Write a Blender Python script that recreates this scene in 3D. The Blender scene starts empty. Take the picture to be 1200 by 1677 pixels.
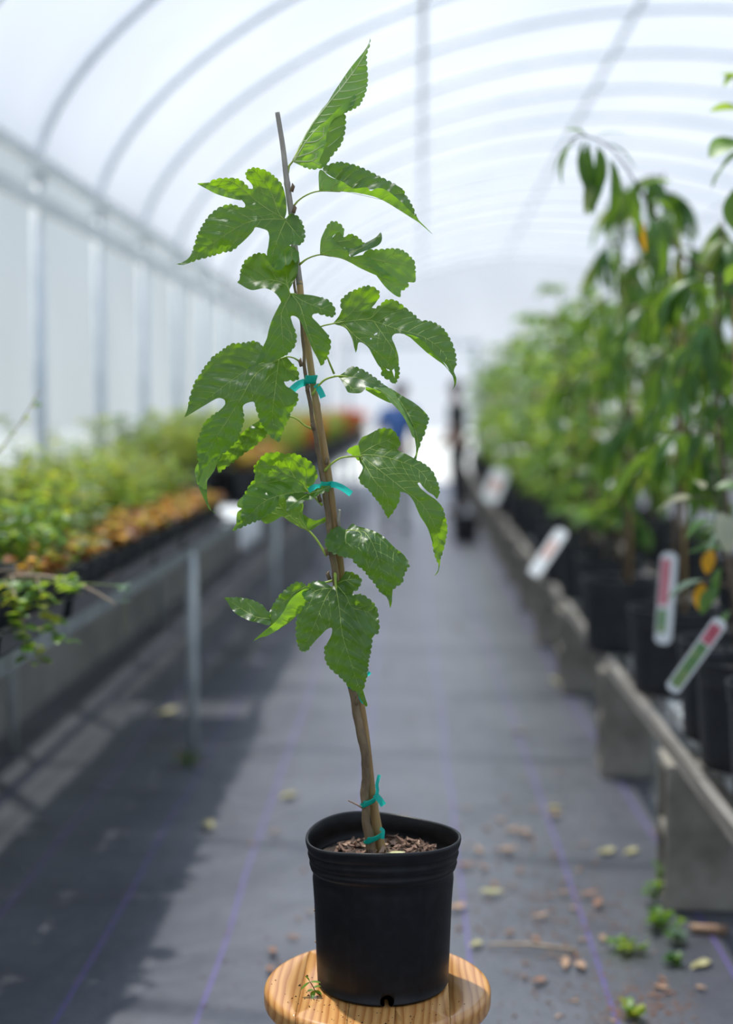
import bpy, bmesh, math, random
import numpy as np
from mathutils import Vector, Matrix, Euler
from mathutils.geometry import delaunay_2d_cdt

# ------------------------------------------------------------------ camera, world, sun, exposure
S = bpy.context.scene
COL = S.collection
CAM_H = 1.32            # camera height above the ground cloth
F_PX = 2330.0           # focal length in pixels of the 1200 x 1677 frame
D0 = 2.19               # distance of the potted tree from the camera
YAW = math.atan(90 / F_PX)
PITCH = math.atan((838.5 - 672) / F_PX)

cam_data = bpy.data.cameras.new('camera')
cam = bpy.data.objects.new('camera', cam_data)
COL.objects.link(cam)
cam.location = (0, 0, CAM_H)
cam.rotation_euler = Euler((math.pi / 2 - PITCH, 0, YAW), 'XYZ')
cam_data.sensor_fit = 'VERTICAL'
cam_data.sensor_height = 36
cam_data.lens = F_PX / 1677 * 36
cam_data.clip_start = 0.05
cam_data.clip_end = 500
cam_data.dof.use_dof = True
cam_data.dof.focus_distance = D0 * 0.99
cam_data.dof.aperture_fstop = 1.5
S.camera = cam

world = bpy.data.worlds.new('world'); S.world = world
world.use_nodes = True
wn = world.node_tree; wn.nodes.clear()
w_out = wn.nodes.new('ShaderNodeOutputWorld')
w_bg = wn.nodes.new('ShaderNodeBackground')
w_tc = wn.nodes.new('ShaderNodeTexCoord')
w_sep = wn.nodes.new('ShaderNodeSeparateXYZ')
w_ramp = wn.nodes.new('ShaderNodeValToRGB')
w_ramp.color_ramp.elements[0].position = 0.0
w_ramp.color_ramp.elements[0].color = (0.83, 0.905, 1.0, 1)
w_ramp.color_ramp.elements[1].position = 0.9
w_ramp.color_ramp.elements[1].color = (0.28, 0.53, 1.0, 1)
wn.links.new(w_tc.outputs['Generated'], w_sep.inputs[0])
wn.links.new(w_sep.outputs['Z'], w_ramp.inputs[0])
wn.links.new(w_ramp.outputs[0], w_bg.inputs[0])
w_bg.inputs[1].default_value = 0.90
wn.links.new(w_bg.outputs[0], w_out.inputs[0])

sun_data = bpy.data.lights.new('sun_offscreen', 'SUN')
sun = bpy.data.objects.new('sun_offscreen', sun_data); COL.objects.link(sun)
sun_data.energy = 7.6
sun_data.color = (1.0, 0.96, 0.88)
sun_data.angle = math.radians(1.6)
SUN_DIR = Vector((-0.22, 0.31, 1.0)).normalized()          # towards the sun
sun.rotation_euler = SUN_DIR.to_track_quat('Z', 'Y').to_euler()
sun.location = (-3, 6, 12)

vs = S.view_settings
vs.view_transform = 'Standard'; vs.look = 'None'; vs.gamma = 1.0; vs.exposure = 0.08
vs.use_curve_mapping = False

# ------------------------------------------------------------------ helpers
RNG = random.Random(7)
CAM_M = cam.rotation_euler.to_matrix()

def P(px, py, y):
    """point of the place on the plane at distance y that shows at a pixel of the photograph"""
    d = CAM_M @ Vector(((px - 600) / F_PX, -(py - 838.5) / F_PX, -1))
    return Vector((0, 0, CAM_H)) + d * (y / d.y)

class MB:
    def __init__(s): s.v = []; s.f = []
    def add(s, v, f):
        o = len(s.v); s.v += [tuple(p) for p in v]; s.f += [tuple(i + o for i in q) for q in f]; return s
    def box(s, lo, hi):
        x0, y0, z0 = lo; x1, y1, z1 = hi
        v = [(x0, y0, z0), (x1, y0, z0), (x1, y1, z0), (x0, y1, z0), (x0, y0, z1), (x1, y0, z1), (x1, y1, z1), (x0, y1, z1)]
        return s.add(v, [(0, 3, 2, 1), (4, 5, 6, 7), (0, 1, 5, 4), (1, 2, 6, 5), (2, 3, 7, 6), (3, 0, 4, 7)])
    def tube(s, pts, rad, n=8, cap=True):
        pts = [Vector(p) for p in pts]
        if not hasattr(rad, '__len__'): rad = [rad] * len(pts)
        t0 = (pts[1] - pts[0]).normalized()
        ref = Vector((0, 0, 1)) if abs(t0.z) < .9 else Vector((1, 0, 0))
        u = t0.cross(ref).normalized()
        V = []; Fc = []
        for i, p in enumerate(pts):
            t = (pts[min(i + 1, len(pts) - 1)] - pts[max(i - 1, 0)])
            if t.length < 1e-9: t = t0
            t.normalize()
            u = (u - t * u.dot(t)); u.normalize(); w = t.cross(u)
            for k in range(n):
                a = 2 * math.pi * k / n
                V.append(p + (u * math.cos(a) + w * math.sin(a)) * rad[i])
        for i in range(len(pts) - 1):
            for k in range(n):
                Fc.append((i * n + k, i * n + (k + 1) % n, (i + 1) * n + (k + 1) % n, (i + 1) * n + k))
        if cap:
            Fc.append(tuple(range(n - 1, -1, -1))); m = (len(pts) - 1) * n
            Fc.append(tuple(range(m, m + n)))
        return s.add(V, Fc)
    def lathe(s, prof, n=48, c=(0, 0, 0), closed=False):
        V = []; Fc = []
        for (r, z) in prof:
            for k in range(n):
                a = 2 * math.pi * k / n
                V.append((c[0] + r * math.cos(a), c[1] + r * math.sin(a), c[2] + z))
        m = len(prof)
        for i in range(m if closed else m - 1):
            j = (i + 1) % m
            for k in range(n):
                Fc.append((i * n + k, i * n + (k + 1) % n, j * n + (k + 1) % n, j * n + k))
        return s.add(V, Fc)
    def mesh(s, name, mat, smooth=True):
        me = bpy.data.meshes.new(name); me.from_pydata(s.v, [], s.f); me.update()
        if smooth: me.polygons.foreach_set('use_smooth', [True] * len(me.polygons))
        me.materials.append(mat); return me
    def build(s, name, mat, parent=None, smooth=True):
        return link(name, s.mesh(name, mat, smooth), parent)

def link(name, me, parent=None):
    o = bpy.data.objects.new(name, me); COL.objects.link(o)
    if parent is not None: o.parent = parent
    return o

def tag(o, label=None, cat=None, group=None, kind=None):
    if label: o['label'] = label
    if cat: o['category'] = cat
    if group: o['group'] = group
    if kind: o['kind'] = kind
    return o

def empty(name, loc=(0, 0, 0), rz=0.0):
    o = bpy.data.objects.new(name, None); COL.objects.link(o)
    o.location = loc; o.rotation_euler = (0, 0, rz); o.empty_display_size = .05
    return o

def dup(root, loc, rz=0.0, scale=1.0, label=None, group=None):
    r = root.copy(); COL.objects.link(r); r.location = loc; r.rotation_euler = (0, 0, rz); r.scale = (scale,) * 3
    if label: r['label'] = label
    if group: r['group'] = group
    for ch in list(root.children):
        c = ch.copy(); COL.objects.link(c); c.parent = r
        for g in ch.children:
            d = g.copy(); COL.objects.link(d); d.parent = c
    return r

def catmull(pts, step):
    """smooth polyline through 2-D or 3-D points"""
    pts = [np.array(p, float) for p in pts]
    if len(pts) == 2:
        n = max(1, int(np.linalg.norm(pts[1] - pts[0]) / step))
        return [pts[0] + (pts[1] - pts[0]) * i / n for i in range(n + 1)]
    out = []
    q = [2 * pts[0] - pts[1]] + pts + [2 * pts[-1] - pts[-2]]
    for i in range(1, len(q) - 2):
        p0, p1, p2, p3 = q[i - 1:i + 3]
        n = max(1, int(np.linalg.norm(p2 - p1) / step))
        for k in range(n):
            t = k / n
            out.append(.5 * ((2 * p1) + (p2 - p0) * t + (2 * p0 - 5 * p1 + 4 * p2 - p3) * t * t + (3 * p1 - p0 - 3 * p2 + p3) * t ** 3))
    out.append(pts[-1]); return out

# ------------------------------------------------------------------ materials
def new_mat(name):
    m = bpy.data.materials.new(name); m.use_nodes = True
    nt = m.node_tree; nt.nodes.clear()
    return m, nt, nt.nodes.new('ShaderNodeOutputMaterial')

def N(nt, t, **kw):
    n = nt.nodes.new(t)
    for k, v in kw.items():
        if k.startswith('i_'): n.inputs[k[2:].replace('_', ' ')].default_value = v
        else: setattr(n, k, v)
    return n

def rgba(c): return (c[0], c[1], c[2], 1)

def mat_simple(name, c1, c2=None, scale=20, rough=.6, bump=0.0, bscale=None, spec=.5, metal=0.0, stretch=None, detail=4, lo=.35, hi=.65):
    """principled surface whose colour wanders between two tones, with fine relief"""
    m, nt, out = new_mat(name)
    b = N(nt, 'ShaderNodeBsdfPrincipled'); b.inputs['Roughness'].default_value = rough
    b.inputs['Specular IOR Level'].default_value = spec; b.inputs['Metallic'].default_value = metal
    nt.links.new(b.outputs[0], out.inputs[0])
    tc = N(nt, 'ShaderNodeTexCoord'); mp = N(nt, 'ShaderNodeMapping')
    if stretch: mp.inputs['Scale'].default_value = stretch
    nt.links.new(tc.outputs['Object'], mp.inputs[0])
    no = N(nt, 'ShaderNodeTexNoise', i_Scale=scale, i_Detail=detail)
    nt.links.new(mp.outputs[0], no.inputs['Vector'])
    if c2 is None: b.inputs['Base Color'].default_value = rgba(c1)
    else:
        r = N(nt, 'ShaderNodeValToRGB')
        r.color_ramp.elements[0].color = rgba(c1); r.color_ramp.elements[1].color = rgba(c2)
        r.color_ramp.elements[0].position = lo; r.color_ramp.elements[1].position = hi
        nt.links.new(no.outputs[0], r.inputs[0]); nt.links.new(r.outputs[0], b.inputs['Base Color'])
    if bump:
        n2 = N(nt, 'ShaderNodeTexNoise', i_Scale=bscale or scale * 2, i_Detail=5)
        nt.links.new(mp.outputs[0], n2.inputs['Vector'])
        bp = N(nt, 'ShaderNodeBump', i_Strength=bump, i_Distance=.01)
        nt.links.new(n2.outputs[0], bp.inputs['Height']); nt.links.new(bp.outputs[0], b.inputs['Normal'])
    return m

def mat_leaf(name, up, under, trans, tw=.42, rough=.36, var=.25, nscale=14, spec=.5, bump=.15):
    """thin two-sided leaf: glossier upper side, paler underside, light passing through"""
    m, nt, out = new_mat(name)
    geo = N(nt, 'ShaderNodeNewGeometry'); tc = N(nt, 'ShaderNodeTexCoord')
    no = N(nt, 'ShaderNodeTexNoise', i_Scale=nscale, i_Detail=3)
    nt.links.new(tc.outputs['Object'], no.inputs['Vector'])
    oi = N(nt, 'ShaderNodeObjectInfo')
    ma = N(nt, 'ShaderNodeMath', operation='MULTIPLY_ADD'); ma.inputs[1].default_value = var; ma.inputs[2].default_value = 1 - var * .5 - .06
    nt.links.new(no.outputs[0], ma.inputs[0])
    mb_ = N(nt, 'ShaderNodeMath', operation='MULTIPLY_ADD'); mb_.inputs[1].default_value = .12
    nt.links.new(oi.outputs['Random'], mb_.inputs[0]); nt.links.new(ma.outputs[0], mb_.inputs[2])
    mix = N(nt, 'ShaderNodeMix', data_type='RGBA')
    mix.inputs['A'].default_value = rgba(up); mix.inputs['B'].default_value = rgba(under)
    nt.links.new(geo.outputs['Backfacing'], mix.inputs['Factor'])
    sc = N(nt, 'ShaderNodeVectorMath', operation='SCALE')
    nt.links.new(mix.outputs['Result'], sc.inputs[0]); nt.links.new(mb_.outputs[0], sc.inputs['Scale'])
    b = N(nt, 'ShaderNodeBsdfPrincipled'); b.inputs['Specular IOR Level'].default_value = spec
    rr = N(nt, 'ShaderNodeMath', operation='MULTIPLY_ADD'); rr.inputs[1].default_value = .22; rr.inputs[2].default_value = rough
    nt.links.new(geo.outputs['Backfacing'], rr.inputs[0]); nt.links.new(rr.outputs[0], b.inputs['Roughness'])
    nt.links.new(sc.outputs[0], b.inputs['Base Color'])
    tr = N(nt, 'ShaderNodeBsdfTranslucent')
    st = N(nt, 'ShaderNodeVectorMath', operation='SCALE'); st.inputs[0].default_value = trans
    nt.links.new(mb_.outputs[0], st.inputs['Scale']); nt.links.new(st.outputs[0], tr.inputs[0])
    if bump:
        vo = N(nt, 'ShaderNodeTexNoise', i_Scale=160, i_Detail=3)
        nt.links.new(tc.outputs['Object'], vo.inputs['Vector'])
        bp = N(nt, 'ShaderNodeBump', i_Strength=bump, i_Distance=.004)
        nt.links.new(vo.outputs[0], bp.inputs['Height']); nt.links.new(bp.outputs[0], b.inputs['Normal'])
    mx = N(nt, 'ShaderNodeMixShader'); mx.inputs[0].default_value = tw
    nt.links.new(b.outputs[0], mx.inputs[1]); nt.links.new(tr.outputs[0], mx.inputs[2]); nt.links.new(mx.outputs[0], out.inputs[0])
    return m

def mat_film(name, clear, glow, tint=(1, 1, 1)):
    """greenhouse polythene: part clear, part scattering, the rest lost to dust"""
    m, nt, out = new_mat(name)
    tp = N(nt, 'ShaderNodeBsdfTransparent'); tp.inputs[0].default_value = rgba([clear * t for t in tint])
    tl = N(nt, 'ShaderNodeBsdfTranslucent')
    tc = N(nt, 'ShaderNodeTexCoord'); no = N(nt, 'ShaderNodeTexNoise', i_Scale=.7, i_Detail=3)
    nt.links.new(tc.outputs['Object'], no.inputs['Vector'])
    r = N(nt, 'ShaderNodeValToRGB')
    r.color_ramp.elements[0].color = rgba([glow * .88 * t for t in tint]); r.color_ramp.elements[1].color = rgba([glow * 1.1 * t for t in tint])
    r.color_ramp.elements[0].position = .3; r.color_ramp.elements[1].position = .7
    nt.links.new(no.outputs[0], r.inputs[0]); nt.links.new(r.outputs[0], tl.inputs[0])
    ad = N(nt, 'ShaderNodeAddShader')
    nt.links.new(tp.outputs[0], ad.inputs[0]); nt.links.new(tl.outputs[0], ad.inputs[1]); nt.links.new(ad.outputs[0], out.inputs[0])
    return m

M = {}
M['film'] = mat_film('polythene_film', .50, .225, (.965, .98, 1.0))
M['film_side'] = mat_film('polythene_side_curtain', .34, .24, (.95, 1.0, .98))
M['steel'] = mat_simple('galvanised_steel', (.56, .61, .66), (.68, .72, .76), 9, .45, .05, metal=.15)
M['leg_steel'] = mat_simple('bench_steel', (.50, .55, .55), (.62, .66, .65), 14, .45, .05, metal=.25)
M['eave'] = mat_simple('eave_board', (.66, .70, .70), (.76, .79, .78), 3, .7, .1)
M['leaf'] = mat_leaf('mulberry_leaf', (.010, .064, .016), (.13, .25, .085), (.38, .70, .012), .44, .38, .4, 22, .7, .08)
M['vein'] = mat_simple('leaf_vein', (.32, .44, .07), (.40, .50, .10), 60, .5)
M['vein_pale'] = mat_simple('pale_midrib', (.50, .60, .26), (.58, .66, .32), 60, .5)
M['petiole'] = mat_simple('petiole_green', (.30, .42, .05), (.40, .52, .08), 60, .4)
M['bark'] = mat_simple('young_bark', (.10, .065, .035), (.24, .165, .085), 42, .6, .4, 160, stretch=(1, 1, .35))
M['bamboo'] = mat_simple('bamboo_cane', (.27, .16, .055), (.50, .34, .145), 30, .5, .15, 140, stretch=(1.6, 1.6, .08))
M['bamboo_grey'] = mat_simple('bamboo_weathered', (.26, .235, .195), (.44, .40, .34), 60, .7, .2, 200, stretch=(1, 1, .3))
M['pot'] = mat_simple('black_pot_plastic', (.004, .0042, .0052), (.011, .0115, .0135), 55, .4, .05, 300, spec=.3, lo=.45, hi=.85)
M['pot_matte'] = mat_simple('black_pot_plastic_dusty', (.012, .013, .016), (.022, .024, .028), 16, .5, .04)
M['soil'] = mat_simple('potting_mix', (.018, .012, .008), (.06, .038, .024), 120, .9, .8, 260)
M['chip_a'] = mat_simple('bark_chip_brown', (.13, .07, .045), (.30, .18, .12), 70, .8, .3)
M['chip_b'] = mat_simple('bark_chip_tan', (.28, .17, .11), (.48, .33, .23), 70, .8, .3)
M['chip_c'] = mat_simple('bark_chip_dark', (.05, .03, .022), (.13, .08, .055), 70, .85, .3)
M['chip_d'] = mat_simple('dry_leaf_straw', (.48, .46, .20), (.62, .60, .34), 40, .7)
# ------------------------------------------------------------------ the greenhouse shell
XL, XR, XC = -1.74, 5.34, 1.80          # side walls, crown line
Y0, Y1 = -5.75, 26.6                    # gable ends
EAVE, RISE, HALF = 2.44, 1.66, 3.54

def roof_z(x):
    u = min(1, abs(x - XC) / HALF)
    return EAVE + RISE * (1 - u * u) ** .64

def arch_pts(n=44, off=0.0):
    out = []
    for i in range(n + 1):
        a = math.pi * (1 - i / n)
        x = XC + HALF * math.cos(a)
        out.append((x, roof_z(x) + off))
    return out

def mat_floor():
    """woven ground cloth with purple marker threads, dusty and faintly glossy"""
    m, nt, out = new_mat('woven_ground_cloth')
    L = nt.links.new
    b = N(nt, 'ShaderNodeBsdfPrincipled'); L(b.outputs[0], out.inputs[0])
    tc = N(nt, 'ShaderNodeTexCoord'); mp = N(nt, 'ShaderNodeMapping')
    mp.inputs['Rotation'].default_value = (0, 0, math.radians(-.70))
    L(tc.outputs['Object'], mp.inputs[0])
    sx = N(nt, 'ShaderNodeSeparateXYZ'); L(mp.outputs[0], sx.inputs[0])
    wob = N(nt, 'ShaderNodeTexNoise', i_Scale=.9, i_Detail=1); L(mp.outputs[0], wob.inputs['Vector'])
    a = N(nt, 'ShaderNodeMath', operation='MULTIPLY_ADD'); a.inputs[1].default_value = .035; L(wob.outputs[0], a.inputs[0]); L(sx.outputs['X'], a.inputs[2])
    sc = N(nt, 'ShaderNodeMath', operation='MULTIPLY_ADD'); sc.inputs[1].default_value = 1 / .305; sc.inputs[2].default_value = .5 + .41; L(a.outputs[0], sc.inputs[0])
    fr = N(nt, 'ShaderNodeMath', operation='FRACT'); L(sc.outputs[0], fr.inputs[0])
    su = N(nt, 'ShaderNodeMath', operation='SUBTRACT'); su.inputs[1].default_value = .5; L(fr.outputs[0], su.inputs[0])
    ab = N(nt, 'ShaderNodeMath', operation='ABSOLUTE'); L(su.outputs[0], ab.inputs[0])
    lt = N(nt, 'ShaderNodeMath', operation='LESS_THAN'); lt.inputs[1].default_value = 0.016; L(ab.outputs[0], lt.inputs[0])
    dust = N(nt, 'ShaderNodeTexNoise', i_Scale=1.9, i_Detail=8, i_Roughness=.7); L(mp.outputs[0], dust.inputs['Vector'])
    r = N(nt, 'ShaderNodeValToRGB')
    r.color_ramp.elements[0].color = (.046, .050, .066, 1); r.color_ramp.elements[1].color = (.105, .109, .128, 1)
    r.color_ramp.elements[0].position = .34; r.color_ramp.elements[1].position = .7
    L(dust.outputs[0], r.inputs[0])
    mx = N(nt, 'ShaderNodeMix', data_type='RGBA'); mx.inputs['B'].default_value = (.10, .075, .23, 1)
    L(lt.outputs[0], mx.inputs['Factor']); L(r.outputs[0], mx.inputs['A'])
    sp = N(nt, 'ShaderNodeTexNoise', i_Scale=34, i_Detail=6, i_Roughness=.75); L(mp.outputs[0], sp.inputs['Vector'])
    r2 = N(nt, 'ShaderNodeValToRGB'); r2.color_ramp.elements[0].position = .62; r2.color_ramp.elements[1].position = .74
    L(sp.outputs[0], r2.inputs[0])
    mx2 = N(nt, 'ShaderNodeMix', data_type='RGBA'); mx2.inputs['B'].default_value = (.19, .165, .15, 1)
    L(r2.outputs[0], mx2.inputs['Factor']); L(mx.outputs['Result'], mx2.inputs['A'])
    L(mx2.outputs['Result'], b.inputs['Base Color'])
    b.inputs['Roughness'].default_value = .37; b.inputs['Specular IOR Level'].default_value = .95
    wv = N(nt, 'ShaderNodeTexNoise', i_Scale=5.5, i_Detail=4); L(mp.outputs[0], wv.inputs['Vector'])
    b1 = N(nt, 'ShaderNodeBump', i_Strength=.35, i_Distance=.03); L(wv.outputs[0], b1.inputs['Height'])
    w2 = N(nt, 'ShaderNodeTexNoise', i_Scale=420, i_Detail=2); L(mp.outputs[0], w2.inputs['Vector'])
    b2 = N(nt, 'ShaderNodeBump', i_Strength=.25, i_Distance=.003); L(w2.outputs[0], b2.inputs['Height']); L(b1.outputs[0], b2.inputs['Normal'])
    L(b2.outputs[0], b.inputs['Normal'])
    return m

M['floor'] = mat_floor()
M['yard'] = mat_simple('pale_gravel_yard', (.42, .43, .40), (.58, .58, .55), 3, .9)

mb = MB()
nx, ny = 36, 90
rf = random.Random(3)
for j in range(ny + 1):
    for i in range(nx + 1):
        x = XL + (XR - XL) * i / nx; y = Y0 + (Y1 - Y0) * j / ny
        mb.v.append((x, y, -.004 * rf.random()))
for j in range(ny):
    for i in range(nx):
        k = j * (nx + 1) + i; mb.f.append((k, k + 1, k + nx + 2, k + nx + 1))
tag(mb.build('floor', M['floor']), kind='structure')
mb = MB(); mb.box((-60, -60, -.3), (60, 90, -.03))
tag(mb.build('ground', M['yard'], smooth=False), kind='structure')

def sheet(name, quad_rows, mat):
    m_ = MB(); n = len(quad_rows[0])
    for r_ in quad_rows: m_.v += [tuple(p) for p in r_]
    for j in range(len(quad_rows) - 1):
        for i in range(n - 1):
            k = j * n + i; m_.f.append((k, k + 1, k + n + 1, k + n))
    return tag(m_.build(name, mat), kind='structure')

ys = [Y0 + (Y1 - Y0) * k / 54 for k in range(55)]
sheet('ceiling', [[(x, y, z + .03 + .012 * math.sin(y * 5.15)) for x, z in arch_pts()] for y in ys], M['film'])
sheet('wall_left', [[(XL - .03, y, z) for z in (0.0, .6, 1.2, 1.8, EAVE + .02)] for y in ys], M['film_side'])
sheet('wall_right', [[(XR + .03, y, z) for z in (0.0, .6, 1.2, 1.8, EAVE + .02)] for y in ys], M['film_side'])

def gable(name, y, door):
    m_ = MB()
    xs = sorted(set([XL, XR] + [XL + (XR - XL) * k / 40 for k in range(41)] + list(door[:2])))
    for a, b in zip(xs[:-1], xs[1:]):
        mid = (a + b) / 2
        lo = door[2] if door[0] < mid < door[1] else 0.0
        m_.add([(a, y, lo), (b, y, lo), (b, y, roof_z(b) + .03), (a, y, roof_z(a) + .03)], [(0, 1, 2, 3)])
    return tag(m_.build(name, M['film']), kind='structure')
gable('wall_back', Y1, (-1.35, 1.0, 2.5))
gable('wall_front', Y0, (.6, 2.9, 0.0))
# door frame of the far gable
m_ = MB()
for x in (-1.35, 1.0): m_.box((x - .04, Y1 - .06, 0), (x + .04, Y1 + .04, 2.58))
m_.box((-1.39, Y1 - .06, 2.5), (1.04, Y1 + .04, 2.58))
tag(m_.build('door_1', M['steel'], smooth=False), kind='structure')
m_ = MB()
for x in (.6, 2.9): m_.box((x - .04, Y0 - .04, 0), (x + .04, Y0 + .06, 2.38))
m_.box((.56, Y0 - .04, 2.3), (2.94, Y0 + .06, 2.38))
tag(m_.build('door_2', M['steel'], smooth=False), kind='structure')

# hoops: a bow, two posts and the sockets where they meet
HOOP_Y = [6.46 + 1.22 * k for k in range(-9, 17)]
HOOP_Y = [y for y in HOOP_Y if Y0 + .2 < y < Y1 - .2]
def make_hoop():
    root = empty('greenhouse_hoop', (0, 0, 0))
    tag(root, 'curved galvanised pipe hoop carrying the polythene roof between two posts', 'hoop', 'roof hoops along the greenhouse')
    b_ = MB(); b_.tube([(x, 0, z - .012) for x, z in arch_pts(40)], .020, 10); b_.build('bow', M['steel'], root)
    for x in (XL, XR):
        p_ = MB(); p_.tube([(x, 0, 0), (x, 0, EAVE)], .029, 12); p_.build('post', M['steel'], root)
        c_ = MB(); c_.tube([(x, 0, EAVE - .10), (x, 0, EAVE + .03)], .037, 12); c_.build('socket', M['steel'], root)
    return root
hoop0 = make_hoop(); hoop0.location = (0, HOOP_Y[0], 0)
ORD = ['first', 'second', 'third', 'fourth', 'fifth', 'sixth', 'seventh', 'eighth', 'ninth', 'tenth', 'eleventh', 'twelfth', 'thirteenth', 'fourteenth', 'fifteenth', 'sixteenth', 'seventeenth', 'eighteenth', 'nineteenth', 'twentieth', 'twenty-first', 'twenty-second', 'twenty-third', 'twenty-fourth', 'twenty-fifth', 'twenty-sixth', 'twenty-seventh', 'twenty-eighth']
hoop0['label'] = 'galvanised pipe roof hoop, %s from the gable with the open bright doorway' % ORD[len(HOOP_Y) - 1]
for k, y in enumerate(HOOP_Y[1:]): dup(hoop0, (0, y, 0), label='galvanised pipe roof hoop, %s from the gable with the open bright doorway' % ORD[len(HOOP_Y) - 2 - k])
# dark cloth skirt along the foot of the side walls
M['skirt'] = mat_simple('dusty_cloth_skirt', (.30, .28, .26), (.42, .40, .37), 3, .9, .2)
for nm, x in (('baseboard_left', XL + .033), ('baseboard_right', XR - .033)):
    m_ = MB(); m_.box((x - .004, Y0 + .05, 0), (x + .004, Y1 - .05, .82)); tag(m_.build(nm, M['skirt'], smooth=False), kind='structure')

# purlins and side boards that run the length of the house
def runner(name, x, z, r, label, cat, group=None, box=None, mat='steel'):
    m_ = MB()
    if box: m_.box((x - box[0], Y0, z - box[1]), (x + box[0], Y1, z + box[1]))
    else: m_.tube([(x, Y0 + (Y1 - Y0) * k / 20, z) for k in range(21)], r, 10)
    return tag(m_.build(name, M[mat], smooth=not box), label, cat, group)
for x, what in ((1.45, 'beside the crown of the arch'), (0.0, 'above the aisle between the benches'), (3.6, 'over the potted trees')):
    runner('roof_purlin', x, roof_z(x) - .055, .021, 'galvanised roof purlin pipe running under the hoops ' + what, 'purlin')
runner('eave_rail', XL + .058, EAVE - .03, 0, 'grey eave rail along the tops of the wall posts behind the seedling bench', 'rail', None, (.014, .030), 'eave')
runner('eave_rail', XR - .058, EAVE - .03, 0, 'grey eave rail along the wall on the far side of the potted trees', 'rail', None, (.014, .030), 'eave')
runner('hip_board', XL + .048, 2.24, 0, 'pale hip board below the eave rail behind the seedling bench', 'board', None, (.012, .034), 'eave')
runner('hip_board', XR - .048, 2.24, 0, 'pale hip board below the eave rail on the far side of the potted trees', 'board', None, (.012, .034), 'eave')
# ------------------------------------------------------------------ the potted mulberry in the foreground
PXM = D0 / F_PX                        # metres per photograph pixel at the tree
STOOL_C = P(618, 1600, D0); 
POT_X = P(627, 1366, D0).x
RIM_Z = P(627, 1366, D0).z
POT_BOT_R = .1035
STOOL_Z = P(640, 1652, D0 - POT_BOT_R).z
TREE = empty('potted_mulberry_tree', (POT_X, D0, STOOL_Z))
tag(TREE, 'staked young mulberry with lobed leaves in a black pot on the pine stool', 'potted tree')
T_INV = Vector((POT_X, D0, STOOL_Z))
def local(p): return Vector(p) - T_INV

def pip(pts, poly):
    x, y = pts[:, 0], pts[:, 1]; ins = np.zeros(len(pts), bool)
    px, py = poly[:, 0], poly[:, 1]; j = len(poly) - 1
    for i in range(len(poly)):
        c = ((py[i] > y) != (py[j] > y))
        if c.any():
            xi = (px[j] - px[i]) * (y - py[i]) / (py[j] - py[i] + 1e-12) + px[i]
            ins ^= c & (x < xi)
        j = i
    return ins

def seg_dist(pts, A, B):
    """distance of every point to the nearest of the segments A-B"""
    d = np.full(len(pts), 1e9)
    for a, b in zip(A, B):
        ab = b - a; t = np.clip(((pts - a) @ ab) / (ab @ ab + 1e-9), 0, 1)
        q = a + t[:, None] * ab; d = np.minimum(d, np.hypot(*(pts - q).T))
    return d

class Field:
    """thin-plate depth surface through control points (x, y, cm towards the viewer)"""
    def __init__(s, ctl):
        c = np.array(ctl, float); s.p = c[:, :2] / 100; n = len(c)
        K = s.k(np.linalg.norm(s.p[:, None] - s.p[None], axis=2)) + np.eye(n) * 2e-3
        Pm = np.hstack([np.ones((n, 1)), s.p]); A = np.zeros((n + 3, n + 3))
        A[:n, :n] = K; A[:n, n:] = Pm; A[n:, :n] = Pm.T
        s.w = np.linalg.lstsq(A, np.concatenate([c[:, 2], [0, 0, 0]]), rcond=None)[0]
    def k(s, r): return np.where(r > 1e-9, r * r * np.log(np.maximum(r, 1e-9)), 0)
    def __call__(s, pts):
        q = np.asarray(pts) / 100
        K = s.k(np.linalg.norm(q[:, None] - s.p[None], axis=2))
        return K @ s.w[:len(s.p)] + s.w[len(s.p)] + q @ s.w[len(s.p) + 1:]

def to_world(pts, dz):
    return [local(P(p[0], p[1], D0 - z / 100)) for p, z in zip(pts, dz)]

def runs_to_outline(runs, conv, tooth, period):
    out = []; toothed = []
    for kind, pts in runs:
        pts = [conv(p) for p in pts]
        if out: pts = [out[-1]] + pts
        q = catmull(pts, 1.3) if len(pts) > 1 else pts
        q = q[1:] if out else q
        out += [np.array(p) for p in q]; toothed += [kind == 't'] * len(q)
    q = catmull([out[-1], out[0]], 1.3)[1:-1]
    out += q; toothed += [toothed[0] if runs[0][0] == runs[-1][0] else False] * len(q)
    keep = [0]
    for i in range(1, len(out)):
        if np.linalg.norm(out[i] - out[keep[-1]]) > .35: keep.append(i)
    out = np.array([out[i] for i in keep]); toothed = [toothed[i] for i in keep]
    n = len(out)
    area = .5 * np.sum(out[:, 0] * np.roll(out[:, 1], -1) - np.roll(out[:, 0], -1) * out[:, 1])
    s = 0.0; res = out.copy(); rr = random.Random(int(abs(area)))
    per = period; start = 0.0
    for i in range(n):
        t = out[(i + 1) % n] - out[i - 1]; L = np.linalg.norm(t) + 1e-9
        nrm = np.array([t[1], -t[0]]) / L * (1 if area > 0 else -1)
        if toothed[i]:
            if s - start > per: start = s; per = period * rr.uniform(.75, 1.25)
            f = (s - start) / per
            res[i] = out[i] + nrm * (tooth * (math.sin(math.pi * min(1, f)) ** .6 - .45))
        s += np.linalg.norm(out[(i + 1) % n] - out[i])
    return res

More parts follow.
